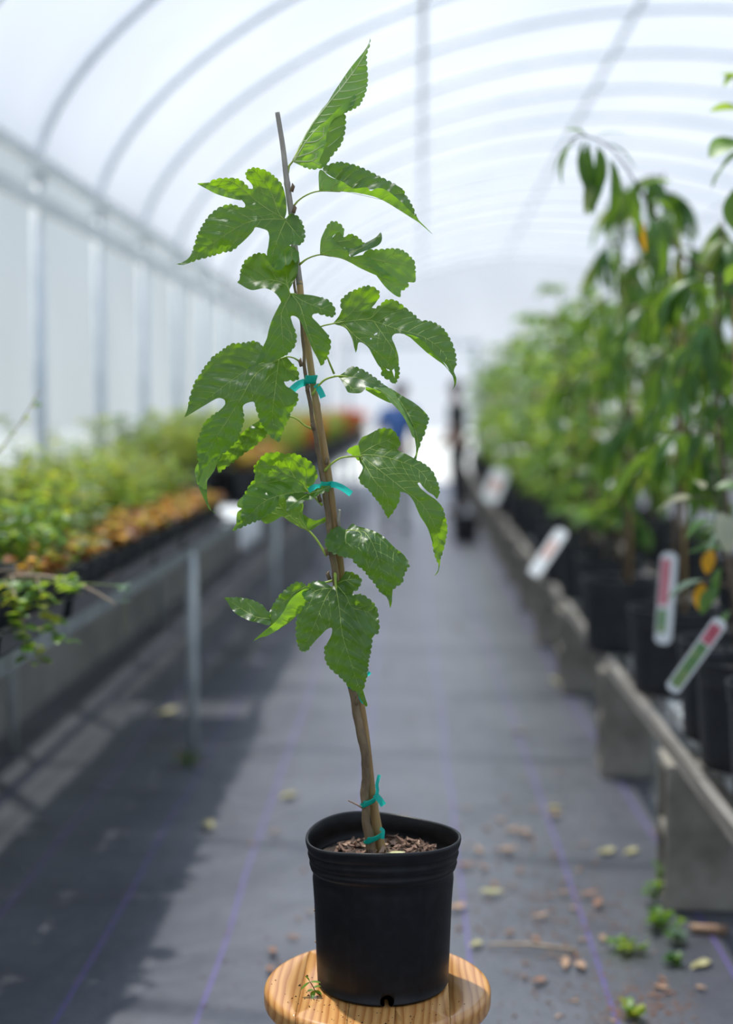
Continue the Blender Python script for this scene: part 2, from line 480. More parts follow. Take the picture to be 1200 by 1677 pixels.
def grow_veins(prim, poly, gap=17, reach=62):
    """side veins that leave each main vein at an angle and bend towards its tip"""
    sec = []
    allp = [np.array(v) for v in prim]
    for vi, v in enumerate(allp):
        line = np.array(catmull(list(v), 3.0)); L = np.concatenate([[0], np.cumsum(np.linalg.norm(np.diff(line, axis=0), axis=1))])
        others = [o for k, o in enumerate(allp) if k != vi]
        oa = np.concatenate([o[:-1] for o in others]) if others else None
        ob = np.concatenate([o[1:] for o in others]) if others else None
        pos = gap * .9; side = 1
        while pos < L[-1] - 10:
            i = int(np.searchsorted(L, pos)); i = min(max(i, 1), len(line) - 2)
            t = line[i + 1] - line[i - 1]; t = t / (np.linalg.norm(t) + 1e-9)
            for sd in (side, -side):
                ang = math.radians(52) * sd; d = np.array([t[0] * math.cos(ang) - t[1] * math.sin(ang), t[0] * math.sin(ang) + t[1] * math.cos(ang)])
                p = line[i] + (t * 4 if sd == -side else 0); path = [p]
                for k in range(int(reach / 3)):
                    ang2 = -sd * math.radians(1.7); d = np.array([d[0] * math.cos(ang2) - d[1] * math.sin(ang2), d[0] * math.sin(ang2) + d[1] * math.cos(ang2)])
                    p = p + d * 3
                    if not pip(p[None], poly)[0]: break
                    if oa is not None and k > 2 and seg_dist(p[None], oa, ob)[0] < 5: break
                    path.append(p)
                if len(path) > 3: sec.append(np.array(path))
            pos += gap * (1 + .0 * vi)
    return sec

def panel(runs, conv, ctl, veins, side, holes=(), tooth=2.3, period=8.5, quilt=1.5, spacing=3.3, gap=17, vrad=.62, reach=62, seed=1, ctl0=None, hang=.020, lean=0.0, topk=.45):
    """one piece of leaf blade -> (blade verts, faces), (vein verts, faces)"""
    poly = runs_to_outline(runs, conv, tooth, period)
    by = conv(ctl0[:2])[1] if ctl0 is not None else None
    cc = []
    for c in ctl:                       # the blade stands steep at its top and hangs out towards the aisle below its stalk
        q = conv(c[:2]); z = c[2]
        if by is not None: z = (z * topk if z < 0 else z) + hang * max(0.0, q[1] - by) - lean * (by - q[1])
        cc.append((q[0], q[1], z))
    fld = Field(cc)
    prim = [np.array([conv(p) for p in v], float) for v in veins]
    sec = grow_veins(prim, poly, gap, reach) if prim else []
    segA = []; segB = []
    for v in [np.array(catmull(list(p), 4)) for p in prim] + sec:
        segA.append(v[:-1]); segB.append(v[1:])
    lo = poly.min(0); hi = poly.max(0)
    rr = np.random.RandomState(seed + len(poly))
    gx, gy = np.meshgrid(np.arange(lo[0], hi[0], spacing), np.arange(lo[1], hi[1], spacing * .87))
    gx = gx + (np.arange(gx.shape[0])[:, None] % 2) * spacing / 2
    g = np.stack([gx.ravel(), gy.ravel()], 1) + rr.uniform(-.25, .25, (gx.size, 2))
    g = g[pip(g, poly)]
    if len(g):
        dd = np.min(np.linalg.norm(g[:, None] - poly[None], axis=2), axis=1); g = g[dd > 1.4]
    hpoly = []
    allv = [poly, ]
    for h in holes:
        hp = np.array([conv(p) for p in h]); hpoly.append(hp)
        g = g[~pip(g, hp)]; allv.append(hp)
    edges = []; o = 0
    for a in allv:
        edges += [(o + i, o + (i + 1) % len(a)) for i in range(len(a))]; o += len(a)
    pts = np.concatenate(allv + [g])
    V, E, Fc, *_ = delaunay_2d_cdt([Vector(p) for p in pts], edges, [], 1, 1e-4)
    V = np.array([(v.x, v.y) for v in V])
    Fc = [f for f in Fc if len(f) == 3]
    cen = V[np.array(Fc)].mean(1); ok = pip(cen, poly)
    for hp in hpoly: ok &= ~pip(cen, hp)
    Fc = [f for f, k in zip(Fc, ok) if k]
    def depth(q):
        q = np.asarray(q, float); z = fld(q)
        sgn = 1 if side == 'u' else -1
        if segA:
            d = seg_dist(q, np.concatenate(segA), np.concatenate(segB))
            z = z - sgn * quilt * .118 * np.exp(-(d / 4.2) ** 2)
        z = z + .05 * quilt * (np.sin(q[:, 0] * .21 + q[:, 1] * .11 + seed) + np.sin(q[:, 1] * .27 - q[:, 0] * .09 + 2 * seed))
        db = np.min(np.linalg.norm(q[:, None] - poly[None, ::3], axis=2), axis=1)
        z = z + .07 * quilt * np.exp(-db / 7) * np.sin(q[:, 0] * .33 + q[:, 1] * .29 + seed)
        return z
    W = to_world(V, depth(V))
    want = -1 if side == 'u' else 1
    faces = []
    for f in Fc:
        n = (W[f[1]] - W[f[0]]).cross(W[f[2]] - W[f[0]])
        faces.append(tuple(f) if n.dot(Vector((0, 1, -.1))) * want > 0 else tuple(reversed(f)))
    vm = MB()
    for v in prim:
        q = np.array(catmull(list(v), 4)); q = q[pip(q, poly) | (np.arange(len(q)) < 2)]
        if len(q) < 3: continue
        w = to_world(q, depth(q)); n = len(w)
        vm.tube(w, [.001 * vrad * (1 - .75 * i / n) for i in range(n)], 5)
    for q in sec:
        w = to_world(q, depth(q)); n = len(w)
        vm.tube(w, [.00026 * vrad / .62 * (1 - .6 * i / n) + .00006 for i in range(n)], 4)
    return (W, faces), vm

LEAVES = {}
def C(x0, y0, s):
    return lambda p: np.array([x0 + p[0] * s, y0 + p[1] * s])

def make_leaf(conv, panels, petiole=None, mat='leaf', seed=1, pr=(.0013, .0011), hang=.020, lean=0.0, topk=.45, vmat='vein'):
    mb_ = MB(); vm = MB()
    for i, pn in enumerate(panels):
        kw = dict(pn); runs = kw.pop('o'); ctl = kw.pop('z'); veins = kw.pop('v', []); side = kw.pop('side', 'u')
        (W, faces), v_ = panel(runs, conv, ctl, veins, side, seed=seed * 7 + i, ctl0=panels[0]['z'][0], hang=hang, lean=lean, topk=topk, **kw)
        mb_.add(W, faces); vm.add(v_.v, v_.f)
    o = mb_.build('leaf', M[mat], TREE)
    if vm.v: vm.build('vein_network', M[vmat], o)
    if petiole:
        q = [(conv(p[:2]), p[2]) for p in petiole]
        pts = catmull([(a[0], a[1], z * 10) for a, z in q], 5)
        w = [local(P(a[0], a[1], D0 - a[2] / 1000)) for a in pts]; n = len(w)
        b_ = MB(); b_.tube(w, [pr[0] + (pr[1] - pr[0]) * i / n + .0007 * max(0, 1 - i / 3) for i in range(n)], 8)
        b_.build('petiole', M['petiole'], o)
    return o

# ---- top leaf, folded, underside to the viewer
c = C(440, 50, 1 / 6)
make_leaf(c, [
  dict(o=[('s', [(240, 1275), (300, 1130), (410, 945), (510, 790), (580, 705), (650, 590), (800, 370), (930, 210), (980, 130), (997, 70)]),
          ('t', [(987, 150), (962, 230), (962, 330), (970, 480), (957, 580), (925, 670), (880, 740), (800, 785), (750, 805)]),
          ('s', [(640, 875), (500, 960), (380, 1090), (290, 1220)])],
       z=[(240, 1275, 0), (580, 705, -.6), (650, 590, -1.4), (890, 320, 0), (800, 370, -1.2), (997, 70, -1), (680, 610, .4), (960, 480, -2.2), (880, 740, -2.6), (750, 805, -1.8), (640, 820, -.6), (410, 1000, .6)],
       v=[[(240, 1275), (410, 950), (580, 725), (740, 530), (890, 320), (985, 140)]], side='l', quilt=1.9, vrad=1.7),
  dict(o=[('s', [(240, 1292), (350, 1110), (480, 950), (560, 890), (680, 770), (760, 698), (855, 625), (842, 700), (780, 790), (640, 870), (600, 930), (572, 1000), (560, 1100), (530, 1200), (500, 1280), (545, 1345)]),
          ('t', [(430, 1362), (330, 1335)])],
       z=[(240, 1292, .2), (480, 950, 2.2), (680, 770, 1.8), (855, 625, -.4), (640, 870, .6), (560, 1100, .2), (545, 1345, -1.6), (330, 1335, 0), (420, 1150, 1.5), (780, 790, -1.2)],
       v=[[(245, 1290), (350, 1115), (480, 955), (600, 850)], [(260, 1250), (420, 1195), (540, 1120)], [(350, 1105), (470, 1085), (560, 1020)], [(260, 1285), (400, 1285), (480, 1250)]], side='l', quilt=1.6, gap=30, reach=20, vrad=1.4),
  dict(o=[('s', [(610, 900), (640, 862), (745, 812)]), ('t', [(755, 880), (745, 1000), (720, 1090), (680, 1160), (620, 1230), (582, 1290)]),
          ('s', [(545, 1345), (490, 1290), (525, 1200), (555, 1100), (568, 980)])],
       z=[(610, 890, .2), (745, 815, -1.9), (745, 1000, -2.6), (620, 1230, -2.2), (545, 1345, -1.7), (520, 1200, -.3), (560, 1080, -.2)],
       v=[[(570, 1150), (660, 1080), (730, 1010)], [(590, 1000), (670, 960), (745, 930)]], side='u', gap=40)],
  petiole=[(185, 1400, -.3), (200, 1330, -.2), (240, 1280, 0), (330, 1110, .3)], seed=1, pr=(.0016, .001), hang=0, lean=.052, vmat='vein_pale')

# ---- upper right folded leaf with a long thread-like tip
c = C(470, 250, 250 / 1200)
make_leaf(c, [
  dict(o=[('t', [(290, 150), (295, 110), (400, 75), (440, 78), (520, 95), (600, 125), (680, 165), (770, 210), (850, 250)]), ('s', [(910, 285)]),
          ('t', [(930, 330), (962, 380), (988, 430), (1012, 490)]), ('s', [(1030, 527), (960, 455), (900, 395), (830, 335), (760, 290), (650, 290), (520, 290), (440, 240), (350, 190)])],
       z=[(290, 150, -2.5), (400, 75, -3.6), (600, 125, -4), (770, 210, -3.6), (910, 285, -3), (1028, 525, .2), (900, 395, .2), (650, 285, -.4), (440, 235, -.6), (520, 180, -2.6), (760, 250, -2)],
       v=[[(380, 200), (440, 130), (500, 100)], [(440, 225), (520, 150), (600, 128)], [(510, 265), (600, 195), (690, 180)], [(620, 275), (700, 230), (790, 225)], [(840, 330), (900, 320), (940, 345)]], gap=60, quilt=3.0, side='u'),
  dict(o=[('s', [(252, 300), (330, 306), (470, 308), (600, 326), (720, 360), (850, 430), (960, 500), (1030, 545), (1142, 640), (1034, 530), (1015, 505), (960, 452), (905, 395), (830, 330), (760, 285), (705, 280), (655, 300), (625, 272), (520, 280), (440, 230), (400, 215), (330, 185), (280, 140), (255, 140), (247, 180), (249, 250)])],
       z=[(252, 300, .3), (600, 326, .5), (960, 500, .5), (1142, 640, -.5), (280, 140, -.8), (440, 230, 2.0), (655, 290, 2.2), (830, 330, 1.8), (960, 452, 1.2), (400, 270, 1.4)],
       v=[[(252, 302), (470, 308), (720, 361), (850, 431), (1030, 545)], [(270, 295), (280, 230), (330, 190)], [(350, 300), (370, 250), (430, 235)], [(430, 303), (460, 275), (520, 283)]], gap=34, reach=18, side='l', tooth=1)],
  petiole=[(45, 432, -.4), (80, 385, -.2), (150, 335, .1), (252, 302, .3), (420, 305, .45)], seed=2)

# ---- upper left five-lobed leaf
c = C(280, 260, .2)
make_leaf(c, [
  dict(o=[('s', [(930, 492), (945, 430), (942, 340), (928, 270), (915, 225)]), ('t', [(890, 190), (840, 140), (780, 100), (720, 80), (670, 75), (620, 100), (613, 140), (635, 180)]),
          ('s', [(665, 215), (668, 245), (640, 245)]), ('t', [(600, 200), (545, 165), (490, 160), (430, 160), (360, 170), (310, 195)]),
          ('s', [(215, 203), (285, 215), (380, 228), (470, 268), (575, 335)]), ('s', [(605, 370), (600, 398), (560, 395)]),
          ('t', [(500, 375), (450, 380), (380, 410), (320, 460), (280, 510), (245, 570), (215, 630), (195, 700), (175, 760)]), ('s', [(150, 805), (100, 845), (42, 862)]),
          ('s', [(100, 870), (160, 850)]), ('t', [(210, 828), (280, 810), (350, 790), (430, 765), (490, 755), (550, 715)]), ('s', [(620, 650), (672, 592), (690, 562), (740, 570), (790, 592), (805, 640)]),
          ('s', [(797, 710), (785, 780), (800, 840), (835, 895)]), ('s', [(850, 875), (880, 810), (920, 745), (985, 700)]), ('t', [(1060, 700), (1095, 640), (1085, 560), (1060, 500), (1010, 455), (960, 460)]), ('s', [(945, 500)])],
       z=[(930, 495, 1.5), (915, 225, -1.5), (670, 75, -3.2), (668, 245, -.8), (430, 160, -3), (215, 203, -1.5), (575, 335, .8), (600, 398, 1.4), (400, 400, -1.2), (195, 700, 0), (42, 862, -.5), (400, 640, 2.2), (430, 765, 1.2), (620, 650, 2.2), (690, 562, 3.2), (640, 500, 2.2), (800, 620, 3.4), (835, 895, 2.8), (985, 700, 2.8), (1095, 640, 1.8), (1060, 500, 0), (850, 700, 3.4)],
       v=[[(930, 498), (800, 495), (620, 525), (400, 650), (200, 790), (60, 862)], [(930, 497), (745, 380), (600, 262), (480, 185), (330, 190)], [(925, 492), (880, 440), (820, 280), (720, 140), (670, 85)],
          [(935, 510), (880, 640), (830, 780), (832, 885)], [(940, 510), (1040, 630), (1080, 660)]], quilt=1.7),
  dict(o=[('s', [(213, 205), (285, 213), (380, 226), (470, 266), (575, 337), (480, 322), (370, 288), (290, 247)])],
       z=[(213, 205, -1.4), (470, 266, .2), (380, 226, -.4), (575, 337, .9), (370, 288, -.9), (290, 247, -1.4)], v=[], side='l', tooth=1)],
  petiole=[(990, 400, -1.2), (965, 470, 0), (930, 497, 1.4)], seed=3, topk=-.45)

# ---- right leaf with a curled, upturned middle lobe
c = C(480, 350, 220 / 1200)
make_leaf(c, [
  dict(o=[('s', [(240, 365), (240, 300), (250, 220), (290, 130)]), ('t', [(335, 75), (390, 75), (440, 115), (455, 160)]), ('s', [(445, 205), (410, 167), (350, 212), (390, 272), (440, 302), (500, 337), (510, 382), (640, 368), (700, 400), (770, 470)]),
          ('t', [(830, 522), (940, 597)]), ('s', [(900, 605), (830, 577), (740, 550), (600, 487), (520, 442), (430, 402), (330, 382)])],
       z=[(240, 365, .3), (250, 220, -.4), (335, 75, -1.8), (455, 160, -2.2), (350, 212, .2), (440, 302, 1.6), (640, 370, 2.2), (770, 470, 2.2), (940, 597, 1.0), (740, 550, 1.4), (520, 442, 1.0), (330, 382, .5)],
       v=[[(240, 365), (330, 330), (460, 335), (560, 400), (690, 420)], [(250, 360), (430, 395), (600, 450), (740, 500), (850, 560)], [(245, 350), (290, 230), (360, 110)]], side='l', gap=20),
  dict(o=[('s', [(335, 228), (410, 160), (452, 208), (500, 178)]), ('t', [(560, 200), (620, 250)]), ('s', [(640, 268), (600, 330), (500, 345), (440, 310), (385, 275)])],
       z=[(335, 228, .1), (410, 160, -.9), (500, 178, -3), (620, 250, -3), (560, 310, -1.2), (440, 310, 1.0)], v=[[(400, 250), (480, 240), (560, 220)]], side='u'),
  dict(o=[('s', [(450, 300), (530, 308), (640, 262), (735, 212), (782, 168), (792, 232), (762, 280), (682, 318), (600, 348), (520, 384), (500, 345)])],
       z=[(450, 300, 1.4), (640, 262, 1.2), (782, 168, -.2), (762, 280, 2.2), (600, 348, 3.0), (520, 384, 2.6), (660, 295, 2.6)], v=[[(510, 350), (640, 290), (770, 200)]], side='u', gap=30, reach=18, tooth=1),
  dict(o=[('s', [(670, 322)]), ('t', [(780, 320), (900, 312), (980, 330), (1040, 380), (1080, 430), (1092, 520)]), ('s', [(1090, 607), (1030, 612)]), ('t', [(1020, 655), (960, 695)]),
          ('s', [(955, 745), (900, 722), (820, 652), (745, 555), (700, 500), (650, 440), (620, 380), (640, 340)])],
       z=[(670, 322, .6), (900, 312, -2.2), (1080, 430, -2.4), (1090, 607, -.8), (955, 745, .2), (745, 555, .9), (640, 400, .9), (770, 480, .6), (850, 430, -.4)],
       v=[[(690, 400), (820, 430), (960, 450), (1080, 480)], [(770, 560), (880, 640), (950, 730)], [(800, 440), (860, 370), (960, 355)]], side='l', gap=22)],
  petiole=[(55, 455, -.5), (130, 400, -.1), (240, 366, .3), (340, 380, .5)], seed=4, topk=0.0)

# ---- centre leaf over the cane, deeply cut
c = C(380, 390, .15)
make_leaf(c, [
  dict(o=[('s', [(640, 605), (628, 560), (670, 480), (710, 390), (727, 250), (728, 180), (690, 150), (620, 130), (540, 160), (460, 230), (400, 240)]),
          ('t', [(388, 190), (310, 165), (250, 175), (190, 210), (140, 250), (105, 320), (88, 400)]), ('s', [(80, 455), (58, 482), (100, 512), (160, 548), (230, 568), (350, 547), (430, 572), (490, 622), (532, 690), (515, 730)]),
          ('s', [(440, 880), (400, 1000), (380, 1090), (340, 1180), (280, 1320), (230, 1395), (130, 1412)]), ('s', [(200, 1428), (290, 1375), (322, 1335), (370, 1368), (460, 1332), (570, 1292)]),
          ('t', [(610, 1260), (660, 1215), (692, 1150), (702, 1080), (680, 990)]), ('s', [(650, 905), (642, 855), (680, 850), (722, 878), (770, 960), (830, 1100), (880, 1220), (930, 1310), (970, 1402)]),
          ('t', [(1000, 1360), (1040, 1290), (1065, 1220), (1075, 1140), (1050, 1060)]), ('s', [(1000, 1000), (930, 922), (876, 865), (885, 832), (930, 822)]), ('t', [(1000, 838), (1080, 860), (1120, 840), (1125, 790), (1100, 730), (1050, 680), (980, 650)]), ('s', [(880, 625), (770, 613), (690, 613)])],
       z=[(640, 608, 3.0), (727, 250, .2), (540, 345, .8), (310, 165, -1), (105, 320, -.5), (58, 482, 1.0), (230, 568, 3.4), (400, 450, 1.8), (490, 622, 4.2), (515, 730, 4.0), (540, 820, 4.0), (380, 1090, 3.8), (130, 1412, 3.2), (340, 1340, 3.6), (560, 1100, 4.6), (570, 1292, 4.0), (702, 1080, 4.4), (642, 855, 3.8), (740, 760, 4.0), (830, 1100, 4.2), (970, 1402, 2.6), (1060, 1100, 3.4), (876, 865, 3.9), (1000, 740, 3.8), (1125, 790, 2.6), (980, 650, 2.4), (770, 613, 2.8)],
       v=[[(638, 612), (540, 818), (545, 1000), (562, 1270)], [(632, 618), (590, 510), (430, 457), (300, 470), (110, 490)], [(650, 615), (740, 740), (820, 1000), (900, 1200), (965, 1385)], [(660, 615), (760, 680), (900, 740), (1105, 815)], [(632, 600), (600, 480), (595, 360)]], quilt=1.6),
  dict(o=[('s', [(465, 345)]), ('t', [(478, 225), (510, 150), (550, 100), (590, 85), (650, 95), (700, 130)]), ('s', [(727, 150), (727, 215), (692, 272), (662, 235), (622, 290), (582, 296), (542, 347)])],
       z=[(465, 345, 1.8), (590, 85, -.4), (727, 150, -.4), (692, 272, 1.6), (600, 290, 2.4), (542, 347, 2.2), (600, 180, 1.0)], v=[[(585, 295), (580, 200), (570, 110)], [(660, 235), (650, 160), (690, 130)]], side='l', gap=26)],
  petiole=[(725, 640, -.6), (690, 610, 1.6), (640, 608, 2.9)], seed=5, topk=-.5)

# ---- right leaf with insect holes and a hooked tip
c = C(530, 460, 230 / 1200)
make_leaf(c, [
  dict(o=[('s', [(80, 362), (130, 300), (152, 250)]), ('t', [(145, 180), (170, 140), (220, 100), (300, 65), (360, 45), (400, 45), (450, 70), (475, 100), (470, 150)]), ('s', [(440, 195), (413, 228), (440, 235)]),
          ('t', [(490, 200), (530, 165), (600, 165), (660, 200), (720, 250), (780, 295), (820, 335), (900, 345), (970, 370), (1030, 420), (1080, 500), (1110, 570), (1130, 650), (1130, 720)]), ('s', [(1112, 770), (1132, 830), (1126, 890), (1092, 937)]),
          ('s', [(1114, 890), (1104, 822), (1078, 780), (1050, 725), (1000, 672), (930, 602), (870, 535), (780, 475), (690, 455), (620, 450), (588, 470), (586, 500), (612, 560), (636, 640), (642, 720)]), ('t', [(645, 800), (625, 860)]),
          ('s', [(610, 884)]), ('t', [(560, 850), (500, 810), (492, 750)]), ('s', [(460, 712), (410, 622), (380, 570), (330, 530), (296, 530), (286, 580), (274, 614)]), ('s', [(260, 570), (240, 490), (200, 420), (160, 390), (110, 376)])],
       z=[(80, 365, .5), (145, 180, -2), (360, 45, -4.4), (475, 100, -4), (413, 228, -1.6), (600, 165, -3), (780, 295, -1.6), (970, 370, -1.2), (1110, 570, .2), (1112, 770, 1.6), (1092, 937, 1.4), (870, 500, 1.8), (1000, 640, 1.8), (690, 455, 2.6), (586, 500, 2.8), (440, 350, 1.8), (642, 720, 3.0), (610, 884, 2.4), (490, 750, 3.2), (380, 570, 3.4), (274, 614, 2.6), (200, 420, 1.8), (450, 580, 3.6)],
       v=[[(85, 365), (300, 335), (440, 350), (620, 410), (850, 480), (1000, 590), (1090, 740), (1120, 880)], [(100, 352), (190, 312), (300, 200), (400, 100)], [(300, 332), (405, 315), (470, 250), (580, 180)], [(160, 360), (280, 480), (430, 590), (560, 720), (610, 870)], [(150, 375), (230, 440), (270, 600)], [(430, 352), (520, 480), (600, 600), (638, 720)]], quilt=1.5,
       holes=[[(428, 460), (440, 448), (460, 443), (455, 454), (436, 466)], [(396, 490), (408, 488), (410, 498), (400, 502)], [(530, 748), (560, 760), (566, 770), (545, 766)], [(584, 765), (600, 750), (608, 780), (604, 830), (594, 795)]]),
  dict(o=[('s', [(680, 452), (780, 472), (870, 532), (950, 622), (1010, 680), (1080, 782), (1028, 722), (955, 668), (880, 612), (800, 540), (740, 485)])],
       z=[(680, 452, 2.6), (870, 532, 1.9), (1010, 680, 1.8), (1080, 782, 1.5), (955, 668, .9), (800, 540, 1.3)], v=[], side='l', tooth=.6)],
  petiole=[(-130, 440, -.3), (-60, 405, .2), (0, 382, .3), (85, 364, .5), (180, 345, .9)], seed=6, topk=-.05)

# ---- leaf behind: bumpy lobe and a long hanging lobe with a curled tip
c = C(290, 550, 210 / 1174)
make_leaf(c, [
  dict(o=[('s', [(1045, 742), (900, 690), (800, 740), (760, 770), (680, 820), (605, 880), (540, 950), (450, 1050), (385, 1110), (365, 1180), (375, 1260)]), ('t', [(450, 1200), (520, 1150), (580, 1100), (640, 1055), (690, 1030), (750, 970), (800, 930), (827, 890), (850, 850)]), ('s', [(980, 790)])],
       z=[(1045, 742, .3), (800, 740, -2.8), (605, 880, -2.4), (365, 1180, -2.2), (375, 1260, -2.4), (640, 1055, -2.8), (827, 890, -2.8), (580, 980, -1.6), (440, 1140, -1.6)],
       v=[[(1040, 745), (760, 860), (560, 1010), (380, 1240)]], quilt=3.2, side='u', gap=13),
  dict(o=[('s', [(420, 950), (300, 1050), (200, 1150), (163, 1230), (178, 1330), (190, 1362), (240, 1402), (270, 1412), (276, 1330), (302, 1290), (342, 1230), (367, 1172), (420, 1080)])],
       z=[(420, 950, -2.6), (200, 1150, -3.2), (163, 1230, -3.4), (190, 1362, -2.8), (270, 1412, -2.2), (302, 1290, -2.2), (367, 1172, -2.2), (260, 1250, -3.0)], v=[[(400, 1000), (300, 1200), (250, 1400)]], side='l', tooth=.6, gap=24, reach=30),
  dict(o=[('s', [(186, 1358), (200, 1395), (235, 1470), (268, 1540), (300, 1592), (355, 1618), (322, 1608), (290, 1545), (276, 1480), (272, 1408), (240, 1400)])],
       z=[(186, 1358, -2.6), (272, 1408, -2.2), (235, 1470, -1.8), (300, 1592, -1.4), (355, 1618, -1.4)], v=[], side='u', tooth=.6)],
  petiole=[(1255, 860, -.3), (1170, 822, 0), (1100, 765, .2), (1035, 738, .2), (960, 750, -.6)], seed=8)

# ---- big left five-lobed leaf
make_leaf(c, [
  dict(o=[('s', [(1002, 192), (940, 200), (860, 170), (775, 85)]), ('t', [(710, 50), (640, 60), (560, 70), (500, 75), (440, 110), (390, 150), (330, 190), (290, 240), (250, 290), (200, 370), (160, 430), (140, 490), (120, 550), (105, 620)]),
          ('s', [(90, 685), (68, 742), (110, 722), (180, 680), (280, 620), (360, 575), (405, 572), (436, 592), (440, 625)]), ('s', [(420, 652), (380, 690)]), ('t', [(300, 750), (250, 800), (220, 870), (195, 950), (180, 1030), (188, 1110), (200, 1180)]), ('s', [(195, 1250), (192, 1345), (215, 1290), (245, 1205)]),
          ('t', [(320, 1150), (380, 1110), (450, 1055), (520, 990), (558, 940), (580, 870), (606, 790), (608, 700)]), ('s', [(602, 645), (640, 615), (700, 605), (715, 650)]), ('t', [(740, 710), (755, 770), (790, 830), (820, 880), (870, 935)]), ('s', [(932, 977)]),
          ('t', [(948, 920), (975, 850), (1010, 780), (1040, 700), (1080, 640), (1107, 580), (1100, 530)]), ('s', [(1050, 490), (1000, 460), (978, 425)]), ('t', [(1010, 410), (1080, 410), (1115, 380), (1095, 300), (1060, 260)])],
       z=[(1002, 192, 1.0), (775, 85, -1.6), (500, 75, -2.4), (250, 290, -1.4), (105, 620, .2), (68, 742, .4), (300, 500, 1.6), (405, 572, 2.6), (440, 625, 2.8), (600, 350, 1.6), (640, 470, 3.2), (195, 950, 1.0), (192, 1345, .6), (350, 900, 2.8), (450, 1055, 1.8), (608, 700, 2.8), (640, 615, 3.2), (700, 605, 3.2), (755, 770, 2.4), (932, 977, 1.6), (880, 600, 3.2), (1040, 700, 1.6), (1107, 560, 1.2), (978, 425, 2.0), (1115, 380, .4), (850, 330, 2.4)],
       v=[[(985, 200), (930, 218), (720, 352), (580, 580), (450, 790), (280, 1060), (200, 1310)], [(930, 216), (780, 250), (640, 312), (460, 437), (250, 600), (82, 732)], [(932, 216), (905, 430), (872, 760), (932, 965)], [(960, 215), (1000, 300), (1100, 375)]], quilt=1.9)],
  petiole=[(1155, 272, -.3), (1125, 240, .2), (1070, 203, .8), (1002, 192, 1.0), (940, 215, 1.3)], seed=7, topk=-.15)

# ---- right leaf rolled along its midrib
c = C(500, 580, 220 / 1200)
make_leaf(c, [
  dict(o=[('s', [(296, 195), (350, 160)]), ('t', [(385, 130), (400, 113), (450, 115), (520, 145), (570, 175), (640, 225), (690, 265)]), ('s', [(742, 300), (700, 308), (600, 272), (480, 228), (380, 208)])],
       z=[(296, 195, .6), (400, 113, -2.2), (570, 175, -2.4), (742, 300, -.6), (600, 270, .6), (380, 205, .7)], v=[[(300, 197), (480, 215), (640, 275)]], side='u', holes=[[(466, 155), (476, 152), (478, 163), (468, 165)]], gap=20),
  dict(o=[('s', [(288, 195), (380, 200), (500, 225), (600, 265), (722, 302), (620, 298), (547, 287), (532, 312), (500, 342), (460, 350), (385, 342), (358, 300), (330, 250)])],
       z=[(288, 195, .6), (500, 225, .8), (722, 302, .4), (547, 287, 2.4), (460, 350, 2.8), (385, 342, 2.6), (400, 270, 2.0)], v=[[(290, 197), (380, 270), (450, 345)]], side='u', tooth=1, quilt=.8, gap=28),
  dict(o=[('s', [(540, 290), (640, 318), (722, 368), (765, 436), (660, 392), (536, 320)])], z=[(540, 290, 1.2), (722, 368, .4), (765, 436, .6), (536, 320, .6)], v=[], side='l', tooth=.5),
  dict(o=[('s', [(547, 287), (620, 293), (722, 299), (782, 320), (832, 410), (862, 470), (902, 550), (962, 640), (968, 690), (980, 745), (955, 735), (930, 670), (880, 570), (820, 490), (760, 428), (700, 355), (620, 312)])],
       z=[(547, 287, 2.0), (722, 299, .6), (832, 410, .8), (902, 550, 1.0), (980, 745, 1.0), (880, 570, 2.4), (760, 428, 2.4), (640, 325, 2.2)], v=[[(640, 305), (750, 380), (850, 500), (970, 730)]], side='l', gap=26, reach=16, tooth=.6),
  dict(o=[('s', [(780, 318), (880, 380), (980, 440), (1050, 500), (1097, 552)]), ('t', [(1100, 590), (1080, 650), (1060, 720), (1035, 770), (1012, 840)]), ('s', [(1002, 880), (987, 950), (965, 977), (943, 967), (983, 900), (988, 840), (975, 745), (962, 660), (902, 550), (862, 470), (832, 410)])],
       z=[(780, 318, .2), (980, 440, -1.8), (1097, 552, -1.6), (1060, 720, .2), (1012, 840, .8), (955, 970, .8), (962, 660, 1.1), (862, 470, 1.0), (960, 560, 1.0)], v=[[(830, 400), (930, 560), (1000, 760), (975, 950)]], side='u', quilt=2.2, gap=14)],
  petiole=[(62, 362, .2), (110, 290, .3), (180, 225, .5), (290, 195, .6), (380, 205, .7)], seed=9, pr=(.0018, .0014))

